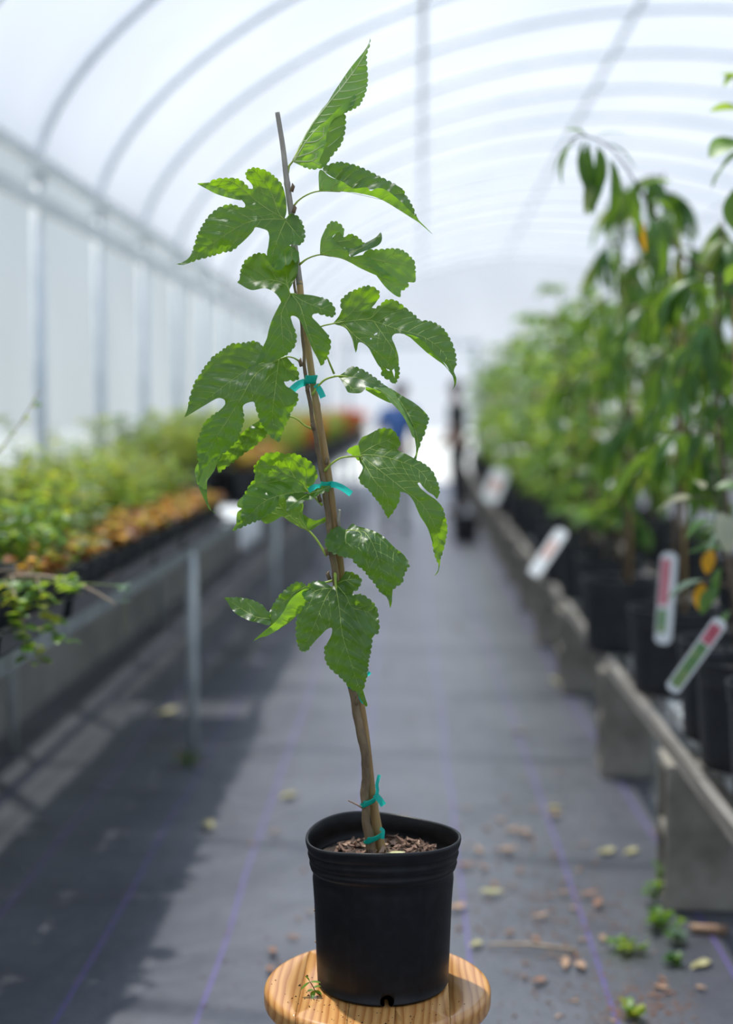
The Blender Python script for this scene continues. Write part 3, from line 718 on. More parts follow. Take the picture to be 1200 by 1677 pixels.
# ---- right leaf with three long lobes
c = C(520, 690, 230 / 1200)
make_leaf(c, [
  dict(o=[('s', [(352, 315), (365, 285), (348, 200), (370, 150), (392, 130), (430, 115), (500, 76)]), ('t', [(550, 60), (620, 65), (660, 90), (690, 140)]), ('s', [(710, 196), (684, 242), (720, 262), (780, 292), (850, 332)]),
          ('t', [(920, 370), (982, 428), (1010, 490), (1032, 540), (1042, 610)]), ('s', [(1020, 662), (990, 632), (940, 600), (900, 560), (872, 524), (853, 530)]), ('s', [(880, 572), (940, 622), (1010, 670), (1060, 722)]),
          ('t', [(1080, 780), (1100, 860), (1105, 940), (1090, 1030), (1070, 1110), (1050, 1170)]), ('s', [(1042, 1240), (1028, 1290), (998, 1320), (1028, 1270), (1032, 1220)]), ('t', [(1010, 1170), (990, 1100), (980, 1030)]),
          ('s', [(950, 930), (900, 830), (840, 720), (790, 642), (752, 612), (705, 602)]), ('t', [(695, 680), (660, 750), (620, 810)]), ('s', [(600, 832)]), ('t', [(560, 750), (520, 690), (470, 630), (430, 580), (370, 530), (350, 480)]), ('s', [(385, 400), (360, 350)])],
       z=[(360, 300, 1.0), (348, 200, .2), (550, 60, -2), (700, 190, -1.2), (684, 242, 0), (880, 350, -.6), (1042, 610, 1.0), (1020, 662, .8), (853, 530, 2.0), (520, 400, 2.6), (720, 560, 3.0), (600, 832, 2.2), (350, 480, 2.6), (705, 602, 3.2), (460, 560, 3.2), (950, 930, 1.4), (1060, 722, .8), (1105, 940, -.2), (1000, 860, 1.6), (998, 1320, -1.2), (700, 330, 1.4), (520, 200, 0)],
       v=[[(362, 290), (520, 410), (720, 570), (900, 720), (1020, 950), (1040, 1230)], [(362, 286), (520, 295), (700, 342), (880, 430), (1022, 645)], [(368, 315), (480, 500), (590, 640), (602, 815)], [(362, 282), (500, 200), (690, 130)]], quilt=1.2, tooth=1.7),
  dict(o=[('s', [(366, 302), (350, 338), (312, 302), (243, 256)]), ('t', [(290, 220), (348, 202)]), ('s', [(358, 240)])], z=[(366, 302, 1.0), (243, 256, .6), (348, 202, 2.2), (312, 302, .4), (358, 250, 1.4)], v=[], side='l', tooth=1),
  dict(o=[('s', [(826, 700), (880, 782), (932, 880), (982, 1002), (984, 1050), (940, 915), (876, 812)])], z=[(826, 700, 2.2), (932, 880, 1.4), (984, 1050, .8), (876, 812, 1.0)], v=[], side='l', tooth=.5)],
  petiole=[(60, 425, .1), (110, 370, .4), (200, 312, .8), (315, 300, 1.0), (380, 300, 1.2)], seed=10, pr=(.0017, .0014))

# ---- lime leaf seen from below, behind the ovate leaf
c = C(370, 730, 220 / 1200)
make_leaf(c, [
  dict(o=[('s', [(735, 757), (715, 680), (685, 600), (690, 520), (640, 460), (520, 430), (380, 440), (250, 450), (160, 448), (105, 500), (103, 545), (140, 562), (100, 600), (95, 698), (130, 645), (200, 610), (290, 650), (360, 696), (430, 672), (502, 634), (560, 672), (650, 722)])],
       z=[(735, 757, -.6), (685, 600, -2.2), (640, 460, -3.4), (380, 440, -4.4), (105, 500, -4.6), (95, 698, -3.8), (360, 696, -1.6), (502, 634, -1.2), (560, 580, -2.2)], v=[[(735, 757), (560, 620), (450, 500), (350, 450)], [(730, 750), (660, 640), (600, 480)], [(720, 745), (500, 630), (250, 560), (110, 520)]], side='l', tooth=1.0, vrad=.8),
  dict(o=[('s', [(735, 757), (715, 700), (685, 615), (740, 645), (800, 665), (850, 655), (887, 640), (887, 682), (830, 707), (772, 750)])],
       z=[(735, 757, -.6), (685, 615, -2.2), (800, 665, -.8), (887, 640, -1.8), (887, 682, -1.4), (772, 750, -.2)], v=[[(735, 755), (780, 710), (880, 665)]], side='u', tooth=.8, gap=30)],
  petiole=[(900, 985, .2), (860, 920, .1), (810, 840, -.2), (735, 757, -.6), (650, 720, -1.0)], mat='leaf', seed=12, pr=(.0019, .0014))

# ---- left ovate leaf with a curled lower edge
make_leaf(c, [
  dict(o=[('s', [(735, 408), (760, 370), (800, 312)]), ('t', [(815, 265), (800, 210), (760, 150), (700, 110), (640, 80), (590, 70), (520, 75), (470, 60), (410, 65), (360, 70), (320, 100), (280, 150), (250, 190), (255, 240), (260, 290), (220, 340), (190, 390), (160, 440), (150, 500), (145, 560)]),
          ('s', [(125, 640), (50, 762)]), ('t', [(110, 740), (200, 700), (280, 670), (350, 630), (420, 580), (470, 520)]), ('s', [(475, 460), (492, 438), (560, 435), (650, 430)])],
       z=[(735, 408, 1.0), (815, 265, -1.4), (590, 70, -4.2), (360, 70, -3.6), (250, 190, -2), (160, 440, .2), (50, 762, .6), (350, 495, 2.8), (470, 520, 2.6), (280, 670, 1.6), (560, 435, 2.2), (500, 250, .2), (620, 300, 1.0)],
       v=[[(735, 408), (690, 350), (620, 290), (530, 255), (450, 240), (280, 235)], [(730, 412), (560, 425), (350, 495), (180, 650), (60, 755)], [(732, 400), (710, 330), (715, 220), (660, 110)], [(620, 290), (560, 200), (500, 90)], [(530, 255), (450, 180), (380, 90)]], quilt=2.4),
  dict(o=[('s', [(523, 440), (590, 432)]), ('t', [(680, 420), (740, 430), (790, 400), (860, 360)]), ('s', [(932, 358), (930, 385)]), ('t', [(920, 402), (860, 420), (800, 450), (760, 480), (700, 490), (650, 530), (600, 560), (540, 577)]), ('s', [(538, 500)])],
       z=[(523, 440, 2.6), (740, 430, 2.0), (860, 360, 2.0), (932, 358, 2.4), (860, 420, 3.4), (700, 490, 4.0), (540, 577, 4.2), (620, 480, 3.6)], v=[[(720, 440), (640, 490), (545, 565)], [(735, 430), (850, 395), (925, 370)]], side='u', quilt=1.8, gap=18, reach=20)],
  petiole=[(858, 530, .0), (800, 468, .5), (735, 408, 1.0), (700, 365, 1.0)], seed=11, pr=(.0017, .0013), topk=-.35)

# ---- right leaf hanging over the cane
c = C(510, 840, .15)
make_leaf(c, [
  dict(o=[('s', [(385, 187), (350, 170), (300, 148), (240, 165)]), ('t', [(190, 215), (150, 290), (155, 350), (175, 400), (230, 440), (300, 460), (360, 485), (430, 490), (460, 530), (510, 580), (570, 625), (610, 680), (680, 760), (720, 820), (760, 880)]),
          ('s', [(812, 910), (842, 960), (858, 1037), (876, 980), (880, 910), (886, 842)]), ('t', [(930, 800), (990, 760), (1005, 690), (1045, 610), (1065, 580), (1050, 520)]), ('s', [(1000, 450), (900, 370), (800, 270), (700, 205), (600, 170), (500, 145), (448, 117), (400, 165)])],
       z=[(385, 187, 1.8), (240, 165, 1.6), (150, 290, 2.6), (300, 460, 4.0), (430, 490, 4.4), (460, 300, 4.2), (610, 680, 4.6), (760, 880, 4.2), (858, 1037, 3.2), (700, 500, 5.2), (886, 842, 3.8), (1065, 580, 2.4), (900, 370, 2.2), (600, 170, 1.8), (448, 117, .8), (600, 300, 4.4), (850, 600, 4.4)],
       v=[[(385, 187), (500, 195), (590, 222), (690, 390), (750, 620), (790, 820), (858, 1020)], [(382, 188), (372, 260), (385, 420)], [(480, 195), (545, 230), (515, 350), (500, 440)], [(395, 186), (620, 190), (800, 330), (980, 520)]], quilt=2.6, gap=15)],
  petiole=[(250, 330, .6), (320, 250, 1.0), (386, 190, 1.8)], seed=13)

# ---- low left leaf: two blades and a lime underside
c = C(360, 930, 170 / 1200)
make_leaf(c, [
  dict(o=[('s', [(575, 500), (600, 450)]), ('t', [(640, 390), (690, 320), (740, 270), (820, 200), (890, 165), (950, 170)]), ('s', [(1000, 215), (920, 300), (840, 370), (780, 450), (720, 540), (630, 645), (575, 655), (565, 580)])],
       z=[(575, 500, -.8), (740, 270, -2.8), (890, 165, -3.4), (1000, 215, -2), (840, 370, -.8), (720, 540, .2), (575, 655, -.2), (650, 480, -1.6)], v=[[(990, 220), (840, 300), (700, 430), (590, 560)]], side='u', quilt=2.2, gap=20),
  dict(o=[('s', [(588, 532)]), ('t', [(540, 490), (490, 430), (420, 390), (330, 360), (250, 345), (180, 340), (130, 345)]), ('s', [(52, 345), (92, 402), (130, 470), (200, 540), (330, 607), (440, 632), (572, 663), (592, 600)])],
       z=[(588, 532, -.5), (420, 390, -1.8), (180, 340, -1.8), (52, 345, -.6), (130, 470, .6), (330, 607, 1.2), (572, 663, .4), (320, 480, -.2)], v=[[(590, 590), (420, 570), (260, 480), (65, 350)]], side='u', quilt=1.6, gap=17, tooth=1.4),
  dict(o=[('s', [(1050, 240), (985, 240), (900, 290), (830, 350), (780, 420), (740, 500), (680, 580), (600, 660), (500, 740), (388, 842), (470, 805), (560, 780), (680, 710), (800, 630), (900, 540), (1012, 410), (1060, 300)])],
       z=[(1050, 240, .6), (830, 350, .8), (680, 580, 1.2), (388, 842, .6), (560, 780, -.2), (800, 630, -.4), (1012, 410, -.2), (760, 560, .6)], v=[[(1010, 410), (800, 632), (560, 782)], [(940, 500), (840, 460), (780, 480)], [(800, 628), (720, 590)]], side='l', tooth=.6, gap=26, reach=22)],
  petiole=[(1300, 150, .1), (1190, 180, .3), (1060, 270, .4), (980, 420, -.1)], seed=14, mat='leaf')

# ---- low centre five-lobed leaf
c = C(470, 920, .15)
make_leaf(c, [
  dict(o=[('s', [(530, 242), (492, 275), (440, 245)]), ('t', [(380, 213), (320, 213), (250, 235), (190, 300), (170, 350), (180, 400)]), ('s', [(235, 437), (250, 442)]), ('t', [(200, 470), (150, 520), (115, 590), (100, 700), (100, 800), (115, 890), (140, 960)]), ('s', [(165, 987)]),
          ('t', [(215, 972), (260, 920)]), ('s', [(310, 862), (370, 800), (430, 742), (487, 722), (486, 790), (460, 850), (430, 900)]), ('t', [(410, 950), (415, 1050), (440, 1120), (500, 1190), (570, 1250), (630, 1310), (680, 1370), (750, 1420)]),
          ('s', [(800, 1500), (840, 1560), (865, 1582), (877, 1560), (852, 1480), (830, 1405)]), ('t', [(845, 1340), (865, 1270), (880, 1180), (890, 1080), (910, 990), (925, 880), (935, 810), (990, 780), (1005, 700), (995, 620), (985, 530), (940, 450), (870, 390), (800, 350)]),
          ('s', [(725, 357), (723, 325)]), ('t', [(770, 300), (800, 250), (810, 200), (770, 150), (700, 115)]), ('s', [(640, 103), (620, 140), (590, 180), (552, 222)])],
       z=[(530, 242, 1.2), (320, 213, .2), (170, 350, .6), (250, 442, 1.8), (100, 700, 1.2), (165, 987, 1.8), (320, 640, 2.6), (487, 722, 3.0), (410, 950, 2.4), (605, 800, 3.4), (500, 1190, 2.8), (750, 1420, 2.6), (865, 1582, 1.8), (690, 1080, 3.4), (925, 880, 2.0), (1005, 700, 1.0), (800, 640, 2.0), (940, 450, -.4), (723, 325, 1.4), (640, 103, -1.0), (810, 200, -.8), (570, 520, 2.6), (740, 700, 3.4)],
       v=[[(530, 245), (570, 520), (605, 800), (690, 1080), (760, 1300), (862, 1570)], [(527, 246), (430, 380), (320, 640), (190, 955)], [(535, 245), (640, 370), (710, 500), (850, 540), (980, 600)], [(526, 248), (480, 290), (350, 305), (185, 395)], [(540, 240), (640, 200), (790, 190)]], quilt=2.0)],
  petiole=[(523, 105, .4), (526, 160, .8), (530, 242, 1.2), (545, 320, 1.5)], seed=15, pr=(.0019, .0017))

# ---- trunk, cane, buds, ties
def pxline(pts, dz=0.0): return [local(P(p[0], p[1], D0 - (p[2] if len(p) > 2 else dz) / 100)) for p in pts]
trunk_px = [(611, 1418, 0), (606, 1380, 0), (600, 1350, .2), (599, 1325, .2), (597, 1300, .2), (599, 1262, .1), (596, 1225, .1), (588, 1190, 0), (577, 1130, 0), (566, 1070, 0), (556, 1000, .2), (549, 940, .2), (543, 900, 0), (538, 850, -.1), (531, 800, -.1), (522, 746, 0), (512, 690, .1), (506, 650, .1), (500, 615, .1), (497, 570, 0), (493, 530, 0), (488, 500, 0), (483, 475, -.1), (480, 430, -.4), (477, 390, -.7), (474, 340, -.8), (470, 300, -.7), (472, 278, -.4)]
rad_px = [8.0, 8.0, 7.2, 7.2, 7.0, 7.4, 6.8, 6.6, 6.6, 6.2, 6.2, 6.2, 5.6, 5.2, 5.0, 4.6, 4.0, 3.6, 3.4, 3.2, 2.8, 2.4, 2.3, 2.1, 1.9, 1.8, 1.7, 1.5]
q = catmull([(*p[:2], p[2] * 10) for p in trunk_px], 6)
rq = np.interp(np.linspace(0, 1, len(q)), np.linspace(0, 1, len(rad_px)), rad_px)
rr = random.Random(5)
mb = MB(); mb.tube([local(P(a[0] + .5 * math.sin(i * .9), a[1], D0 - a[2] / 1000)) for i, a in enumerate(q)], [(r + rr.uniform(-.25, .25)) * PXM for r in rq], 14)
trunk = mb.build('trunk', M['bark'], TREE)
cane_px = [(629, 1420), (621, 1375), (613, 1330), (608, 1300), (604, 1262), (597, 1200), (586, 1130), (578, 1080), (567, 1010), (560, 960), (554, 905), (546, 850), (540, 800), (532, 746), (524, 700), (514, 640), (507, 590), (500, 545), (494, 500), (490, 460)]
cane_r = [8.6, 8.4, 8.0, 7.6, 7.4, 7.6, 7.4, 7.4, 7.4, 7.4, 7.2, 7.0, 6.8, 6.8, 6.4, 6.2, 5.8, 5.8, 5.6, 5.6]
def cane_tube(pts, rads, nodes):
    q = catmull([(p[0], p[1]) for p in pts], 4)
    n = len(q); r_ = np.interp(np.linspace(0, 1, n), np.linspace(0, 1, len(rads)), rads)
    out = []
    for a, r1 in zip(q, r_):
        k = 1.0
        for ny in nodes: k += .16 * math.exp(-((a[1] - ny) / 3.2) ** 2)
        out.append(r1 * k * PXM)
    m_ = MB(); m_.tube(pxline([(a[0], a[1], -1.25 if a[1] > 600 else -1.25 + (600 - a[1]) / 600 * 2.0) for a in q]), out, 14); return m_
stake = cane_tube(cane_px, cane_r, [1316, 1080, 862, 663, 560]).build('bamboo_stake', M['bamboo'], TREE)
up = cane_tube([(490.5, 466), (486, 430), (482, 400), (477, 350), (470, 300), (463, 240), (454, 184)], [5.6, 5.2, 5.0, 5.0, 4.6, 4.2, 3.9], [470, 301]).build('weathered_cane_top', M['bamboo_grey'], stake)
for (x, y, dx) in ((514, 700, -5), (494, 596, -5), (480, 345, 5), (477, 310, 5), (503, 637, 2), (534, 757, 3), (525, 818, -5), (537, 905, -6), (540, 945, -6), (584, 1150, 1)):
    b_ = MB(); p0 = local(P(x, y + 4, D0 - .006)); p1 = local(P(x + dx * .6, y - 5, D0 - .007)); p2 = local(P(x + dx * .3, y - 10, D0 - .006))
    b_.tube([p0, p1, p2], [.0032, .0030, .0006], 7); b_.build('bud', M['bark'], trunk)
b_ = MB(); b_.tube(pxline([(598, 1326, .5), (585, 1318, 1.2), (570, 1311, 2.0)]), [.0018, .0014, .0009], 7); b_.build('twig_stub', M['chip_b'], trunk)
b_ = MB(); b_.tube(pxline([(556, 868, -.5), (554, 850, -.3), (556, 835, 0)]), [.0028, .0030, .0022], 7); b_.build('broken_stub', M['bamboo_grey'], trunk)
b_ = MB(); b_.tube(pxline([(547, 612, .6), (541, 598, 1.2), (536, 585, 2.0)]), [.0018, .0016, .0013], 7); b_.build('green_shoot', M['petiole'], trunk)

def mat_tape():
    m, nt, out = new_mat('green_tape_tail')
    b = N(nt, 'ShaderNodeBsdfPrincipled'); b.inputs['Base Color'].default_value = (.01, .42, .36, 1); b.inputs['Roughness'].default_value = .3
    t = N(nt, 'ShaderNodeBsdfTranslucent'); t.inputs[0].default_value = (.05, .85, .70, 1)
    mx = N(nt, 'ShaderNodeMixShader'); mx.inputs[0].default_value = .6
    nt.links.new(b.outputs[0], mx.inputs[1]); nt.links.new(t.outputs[0], mx.inputs[2]); nt.links.new(mx.outputs[0], out.inputs[0]); return m
M['tie'] = M['tie_tail'] = mat_tape()

def tie(cx, cy, w, h, tails, tilt=0.0, mid=-.55):
    """a tape band round trunk and cane, and its loose tails"""
    m_ = MB(); n = 22; rows = []
    for k in range(5):
        t = k / 4 - .5; ring = []
        for i in range(n):
            a = 2 * math.pi * i / n
            ring.append(local(P(cx + w / 2 * math.cos(a) - t * 4, cy + t * h + tilt * math.cos(a), D0 - mid / 100) + Vector((0, -math.sin(a) * .0185, .0005 * math.sin(3 * a + k)))))
        rows += ring
    f_ = [(k * n + i, k * n + (i + 1) % n, (k + 1) * n + (i + 1) % n, (k + 1) * n + i) for k in range(4) for i in range(n)]
    m_.add(rows, f_); o = m_.build('tie_tape', M['tie'], TREE)
    sm = o.modifiers.new('thickness', 'SOLIDIFY'); sm.thickness = .0006
    for pts, wd in tails:
        q = catmull([(p[0], p[1], p[2] * 10) for p in pts], 3); v = []; f2 = []
        for i, a in enumerate(q):
            b = q[min(i + 1, len(q) - 1)] - q[max(i - 1, 0)]; nn = np.array([-b[1], b[0]]); nn = nn / (np.linalg.norm(nn) + 1e-9)
            for s_ in (-1, 0, 1):
                v.append(local(P(a[0] + nn[0] * wd / 2 * s_, a[1] + nn[1] * wd / 2 * s_, D0 - a[2] / 1000 - .0015 * (s_ == 0))))
        for i in range(len(q) - 1):
            for k in range(2): f2.append((i * 3 + k, i * 3 + k + 1, i * 3 + k + 4, i * 3 + k + 3))
        t_ = MB(); t_.add(v, f2); t_.build('tape_tail', M['tie_tail'], o)
    return o
tie(508, 622, 21, 14, [([(499, 626, .4), (490, 629, .9), (482, 635, 1.3), (476, 641, 1.4)], 12), ([(517, 630, .2), (524, 640, .6), (529, 651, .8)], 10)])
tie(533, 794, 20, 12, [([(524, 797, .4), (513, 798, .8), (505, 805, 1.0)], 9), ([(541, 793, .3), (552, 795, .8), (564, 801, 1.0), (575, 809, .9)], 10)])
tie(583, 1118, 26, 14, [([(596, 1106, .1), (603, 1104, .2), (606, 1101, .2)], 6), ([(590, 1140, .1), (593, 1147, .2), (596, 1151, .2)], 7)], 2)
tie(604, 1310, 27, 11, [([(616, 1304, .9), (618, 1294, 1.2), (617, 1285, 1.3), (621, 1269, 1.2)], 5.5), ([(614, 1301, 1.0), (622, 1310, 1.4), (628, 1319, 1.4)], 10)], -5, -.35)
tie(612, 1369, 30, 11, [([(622, 1357, .8), (627, 1360, 1.2), (626, 1374, 1.2)], 6)], -5, -.4)
# ------------------------------------------------------------------ the pot, its soil, the stool
PH = RIM_Z - STOOL_Z
def pot_profile(rt, rb, h, wall=.003):
    """(radius, height) of a nursery pot, outside up and inside down"""
    o = [(rb - .012, 0.0), (rb - .003, .0015), (rb, .006)]
    for k in range(1, 10): o.append((rb + (rt - .008 - rb) * k / 10 * .95, .006 + (h - .055) * k / 10))
    o += [(rt - .0105, h - .052), (rt - .0065, h - .048), (rt - .0048, h - .041), (rt - .0085, h - .0378), (rt - .005, h - .034), (rt - .0028, h - .025), (rt - .0068, h - .0208), (rt - .003, h - .0165),
          (rt - .001, h - .010), (rt, h - .004), (rt - .0005, h), (rt - .003, h + .001), (rt - .0052, h - .002)]
    i_ = [(rt - .0062, h - .012), (rt - .0085, h - .02), (rt - .0072, h - .026), (rt - .0095, h - .038), (rt - .0118, h - .041), (rt - .0112, h - .05), (rt - .0155, h - .056), (rt - .017, h - .075), (rb, .006), (rb - .02, .004), (0.0005, .004)]
    return o, i_

po, pi_ = pot_profile(.1185, POT_BOT_R, PH)
def warp(v):
    x, y, z = v; a = math.atan2(y, x); k = max(0, (z / PH - .55) / .45)
    s = 1 + k * (.018 * math.cos(2 * a + .5) + .016 * math.cos(4 * a + .25) + .008 * math.cos(3 * a + 1.2))
    ribs = 0.0
    if .02 < z < PH - .058 and math.hypot(x, y) > POT_BOT_R * .9:
        for ra in (-2.02, -1.93, -1.02, -.93, .2, 1.2, 2.3, 3.0):
            d = (a - ra + math.pi) % (2 * math.pi) - math.pi
            ribs += .0011 * math.exp(-(d / .022) ** 2)
    r = 1 + ribs / .11
    return (x * s * r, y * s * r, z + k * (.0042 * math.cos(2 * a + 2.2) + .003 * math.sin(3 * a + .7)))
mb = MB(); mb.lathe(po + pi_, 200)
mb.v = [warp(v) for v in mb.v]
n = len(po + pi_)
mb.f.append(tuple(range(199, -1, -1)))
pot = mb.build('nursery_pot', M['pot'], TREE)
# drain notches cut through the foot
cut = MB()
for a in (-1.48, .15, 1.7, 3.2):
    d = Vector((math.cos(a), math.sin(a), 0)); cut.tube([d * .07 + Vector((0, 0, .010)), d * .13 + Vector((0, 0, .010))], .0105, 20)
cutter = cut.build('drain_cutter', M['pot'])
bm_ = pot.modifiers.new('drain', 'BOOLEAN'); bm_.operation = 'DIFFERENCE'; bm_.object = cutter; bm_.solver = 'EXACT'
cutter.location = T_INV
bpy.context.view_layer.update()
dg = bpy.context.evaluated_depsgraph_get()
me2 = bpy.data.meshes.new_from_object(pot.evaluated_get(dg)); pot.modifiers.clear(); pot.data = me2
pot.data.polygons.foreach_set('use_smooth', [True] * len(pot.data.polygons))
bpy.data.objects.remove(cutter)

SOIL_Z = PH - .040
mb = MB(); nr, na = 14, 48; rs = random.Random(11)
mb.v.append((0, 0, SOIL_Z + .006))
for i in range(1, nr + 1):
    for k in range(na):
        a = 2 * math.pi * k / na; r = .1035 * i / nr
        mb.v.append((r * math.cos(a), r * math.sin(a), SOIL_Z + .006 * (1 - i / nr) + rs.uniform(-.0025, .003) * (i < nr) - .003 * (math.cos(a + .6) * i / nr)))
for k in range(na): mb.f.append((0, 1 + k, 1 + (k + 1) % na))
for i in range(nr - 1):
    for k in range(na): mb.f.append((1 + i * na + k, 1 + i * na + (k + 1) % na, 1 + (i + 1) * na + (k + 1) % na, 1 + (i + 1) * na + k))
soil = mb.build('potting_mix', M['soil'], TREE)

def chip_mesh(seed, mat):
    r_ = random.Random(seed); n_ = r_.choice((5, 6, 7)); L = r_.uniform(.006, .013); W = r_.uniform(.003, .006); H = r_.uniform(.0012, .003)
    top = []; bot = []
    for k in range(n_):
        a = 2 * math.pi * k / n_ + r_.uniform(-.3, .3); x = L * math.cos(a) * r_.uniform(.8, 1.1); y = W * math.sin(a) * r_.uniform(.7, 1.2); b = .12 * x * x / L
        top.append((x, y, H / 2 + b * 4)); bot.append((x * .92, y * .92, -H / 2 + b * 4))
    m_ = MB(); m_.add(top + bot, [tuple(range(n_)), tuple(range(2 * n_ - 1, n_ - 1, -1))] + [(k, k + n_, (k + 1) % n_ + n_, (k + 1) % n_) for k in range(n_)])
    return m_.mesh('bark_chip', mat, False)
chips = [chip_mesh(s, M[('chip_a', 'chip_b', 'chip_c', 'chip_a')[s % 4]]) for s in range(16)]
rc = random.Random(21)
for i in range(190):
    a = rc.uniform(0, 2 * math.pi); r = .092 * math.sqrt(rc.random())
    o = link('bark_chip', rc.choice(chips), soil)
    o.location = (r * math.cos(a), r * math.sin(a), SOIL_Z + .007 * (1 - r / .1) + .003 + rc.uniform(0, .005))
    o.rotation_euler = (rc.uniform(-.5, .5), rc.uniform(-.5, .5), rc.uniform(0, 6.28)); s = rc.uniform(.6, 1.25); o.scale = (s, s, s)
# a straw-coloured dry leaf and a few thin stalks on the mix
m_ = MB(); v = []; f = []
for i in range(9):
    t = i / 8; w = .0055 * math.sin(math.pi * min(.97, t * .9 + .08)) ** .7
    for s in (-1, 0, 1): v.append((t * .045 - .02, s * w, .0015 * (s * s) + .004 * math.sin(t * 3)))
for i in range(8):
    for k in range(2): f.append((i * 3 + k, i * 3 + k + 1, i * 3 + k + 4, i * 3 + k + 3))
m_.add(v, f); dl = m_.build('dry_leaf', M['chip_d'], soil); dl.location = (.012, -.03, SOIL_Z + .013); dl.rotation_euler = (.25, -.15, .35)
for (x, y, a, L) in ((.016, -.005, 1.0, .035), (.062, .015, 2.0, .024), (-.058, .0, 2.1, .022), (-.072, .012, 1.4, .018), (.07, -.01, 1.9, .02)):
    m_ = MB(); m_.tube([(0, 0, 0), (L * .5 * math.cos(a), 0, L * .5 * math.sin(a)), (L * math.cos(a) * 1.05, .004, L * math.sin(a))], [.0012, .0009, .0005], 5)
    o = m_.build('dry_stalk', M['chip_a'], soil); o.location = (x, y, SOIL_Z + .004)
# grit stuck to the outside of the pot
for (x, y) in ((515, 1491), (517, 1542)):
    m_ = MB(); m_.lathe([(.0002, -.0018), (.0016, -.001), (.0021, .0003), (.0012, .0016), (.0002, .002)], 8); o = m_.build('grit', M['chip_b'], pot)
    o.location = local(P(x, y, D0 + .002))

# ---- stool
def mat_pine(seed):
    m, nt, out = new_mat('varnished_pine'); L = nt.links.new
    b = N(nt, 'ShaderNodeBsdfPrincipled'); L(b.outputs[0], out.inputs[0])
    b.inputs['Roughness'].default_value = .32
    tc = N(nt, 'ShaderNodeTexCoord'); mp = N(nt, 'ShaderNodeMapping')
    mp.inputs['Location'].default_value = (seed * .37, seed * .11, seed * .07); mp.inputs['Rotation'].default_value = (0.06 * (seed % 3 - 1), .10, .05 * (seed % 3 - 1)); mp.inputs['Scale'].default_value = (1, .13, 1)
    L(tc.outputs['Object'], mp.inputs[0])
    wv = N(nt, 'ShaderNodeTexWave', i_Scale=26.0, i_Distortion=5.5, i_Detail=2.0, i_Detail_Scale=1.3); wv.wave_type = 'BANDS'; wv.bands_direction = 'X'; wv.wave_profile = 'SAW'
    L(mp.outputs[0], wv.inputs['Vector'])
    r = N(nt, 'ShaderNodeValToRGB'); e = r.color_ramp.elements
    e[0].color = (.80, .42, .14, 1); e[1].color = (.50, .19, .045, 1); e[0].position = .35; e[1].position = .95
    x = e.new(0.05); x.color = (.70, .34, .10, 1)
    L(wv.outputs[0], r.inputs[0])
    no = N(nt, 'ShaderNodeTexNoise', i_Scale=9, i_Detail=5); L(mp.outputs[0], no.inputs['Vector'])
    mx = N(nt, 'ShaderNodeMix', data_type='RGBA', blend_type='MULTIPLY'); mx.inputs['Factor'].default_value = .35
    L(r.outputs[0], mx.inputs['A']); L(no.outputs[0], mx.inputs['B']); 
    L(mx.outputs['Result'], b.inputs['Base Color'])
    bp = N(nt, 'ShaderNodeBump', i_Strength=.08, i_Distance=.002); L(wv.outputs[0], bp.inputs['Height']); L(bp.outputs[0], b.inputs['Normal'])
    b.inputs['Coat Weight'].default_value = .3; b.inputs['Coat Roughness'].default_value = .25
    return m
SR = 191 * PXM * .995
STX = P(618, 1620, D0).x
STOOL = empty('wooden_stool', (STX, D0 - .004, 0))
tag(STOOL, 'round varnished pine stool standing under the potted mulberry', 'stool')
TH = .036
prof = [(0.0005, -TH), (SR - .012, -TH)] + [(SR - .012 + .012 * math.sin(t), -TH + .012 - .012 * math.cos(t)) for t in [k * math.pi / 12 for k in range(1, 7)]] + \
       [(SR - .011 + .011 * math.cos(t), -.011 + .011 * math.sin(t)) for t in [k * math.pi / 14 for k in range(0, 8)]] + [(SR * .6, 0), (.0005, 0)]
cuts = [-SR - .01, -.118, -.040, .030, .112, SR + .01]
for bi in range(5):
    mb = MB(); mb.lathe(prof, 128)
    bm = bmesh.new(); me = mb.mesh('board', M['pot']); bm.from_mesh(me); bpy.data.meshes.remove(me)
    bmesh.ops.remove_doubles(bm, verts=bm.verts, dist=.0008)
    for xc, sgn in ((cuts[bi] + .0003, -1), (cuts[bi + 1] - .0003, 1)):
        g = bm.verts[:] + bm.edges[:] + bm.faces[:]
        r_ = bmesh.ops.bisect_plane(bm, geom=g, plane_co=(xc, 0, 0), plane_no=(sgn, 0, 0), clear_outer=True)
        ed = [e for e in r_['geom_cut'] if isinstance(e, bmesh.types.BMEdge)]
        if ed: bmesh.ops.edgenet_fill(bm, edges=ed)
    me = bpy.data.meshes.new('board'); bm.to_mesh(me); bm.free()
    me.materials.append(mat_pine(bi * 3 + 1))
    sm_ = []
    for p in me.polygons: sm_.append(abs(p.normal.x) < .999 or len(p.vertices) < 5)
    me.polygons.foreach_set('use_smooth', sm_)
    o = link('seat_board', me, STOOL); o.location = (0, 0, STOOL_Z)
M['pine'] = mat_pine(5)
for sx in (-1, 1):
    for sy in (-1, 1):
        m_ = MB(); m_.tube([(sx * .155, sy * .155, 0), (sx * .13, sy * .13, (STOOL_Z - TH) * .5), (sx * .105, sy * .105, STOOL_Z - TH + .002)], [.014, .017, .015], 16)
        m_.build('leg', M['pine'], STOOL)
for sy in (-1, 1):
    m_ = MB(); m_.tube([(-.145, sy * .145, .13), (.145, sy * .145, .13)], .009, 12); m_.build('stretcher', M['pine'], STOOL)
    m_ = MB(); m_.tube([(sy * .141, -.141, .17), (sy * .141, .141, .17)], .009, 12); m_.build('stretcher', M['pine'], STOOL)

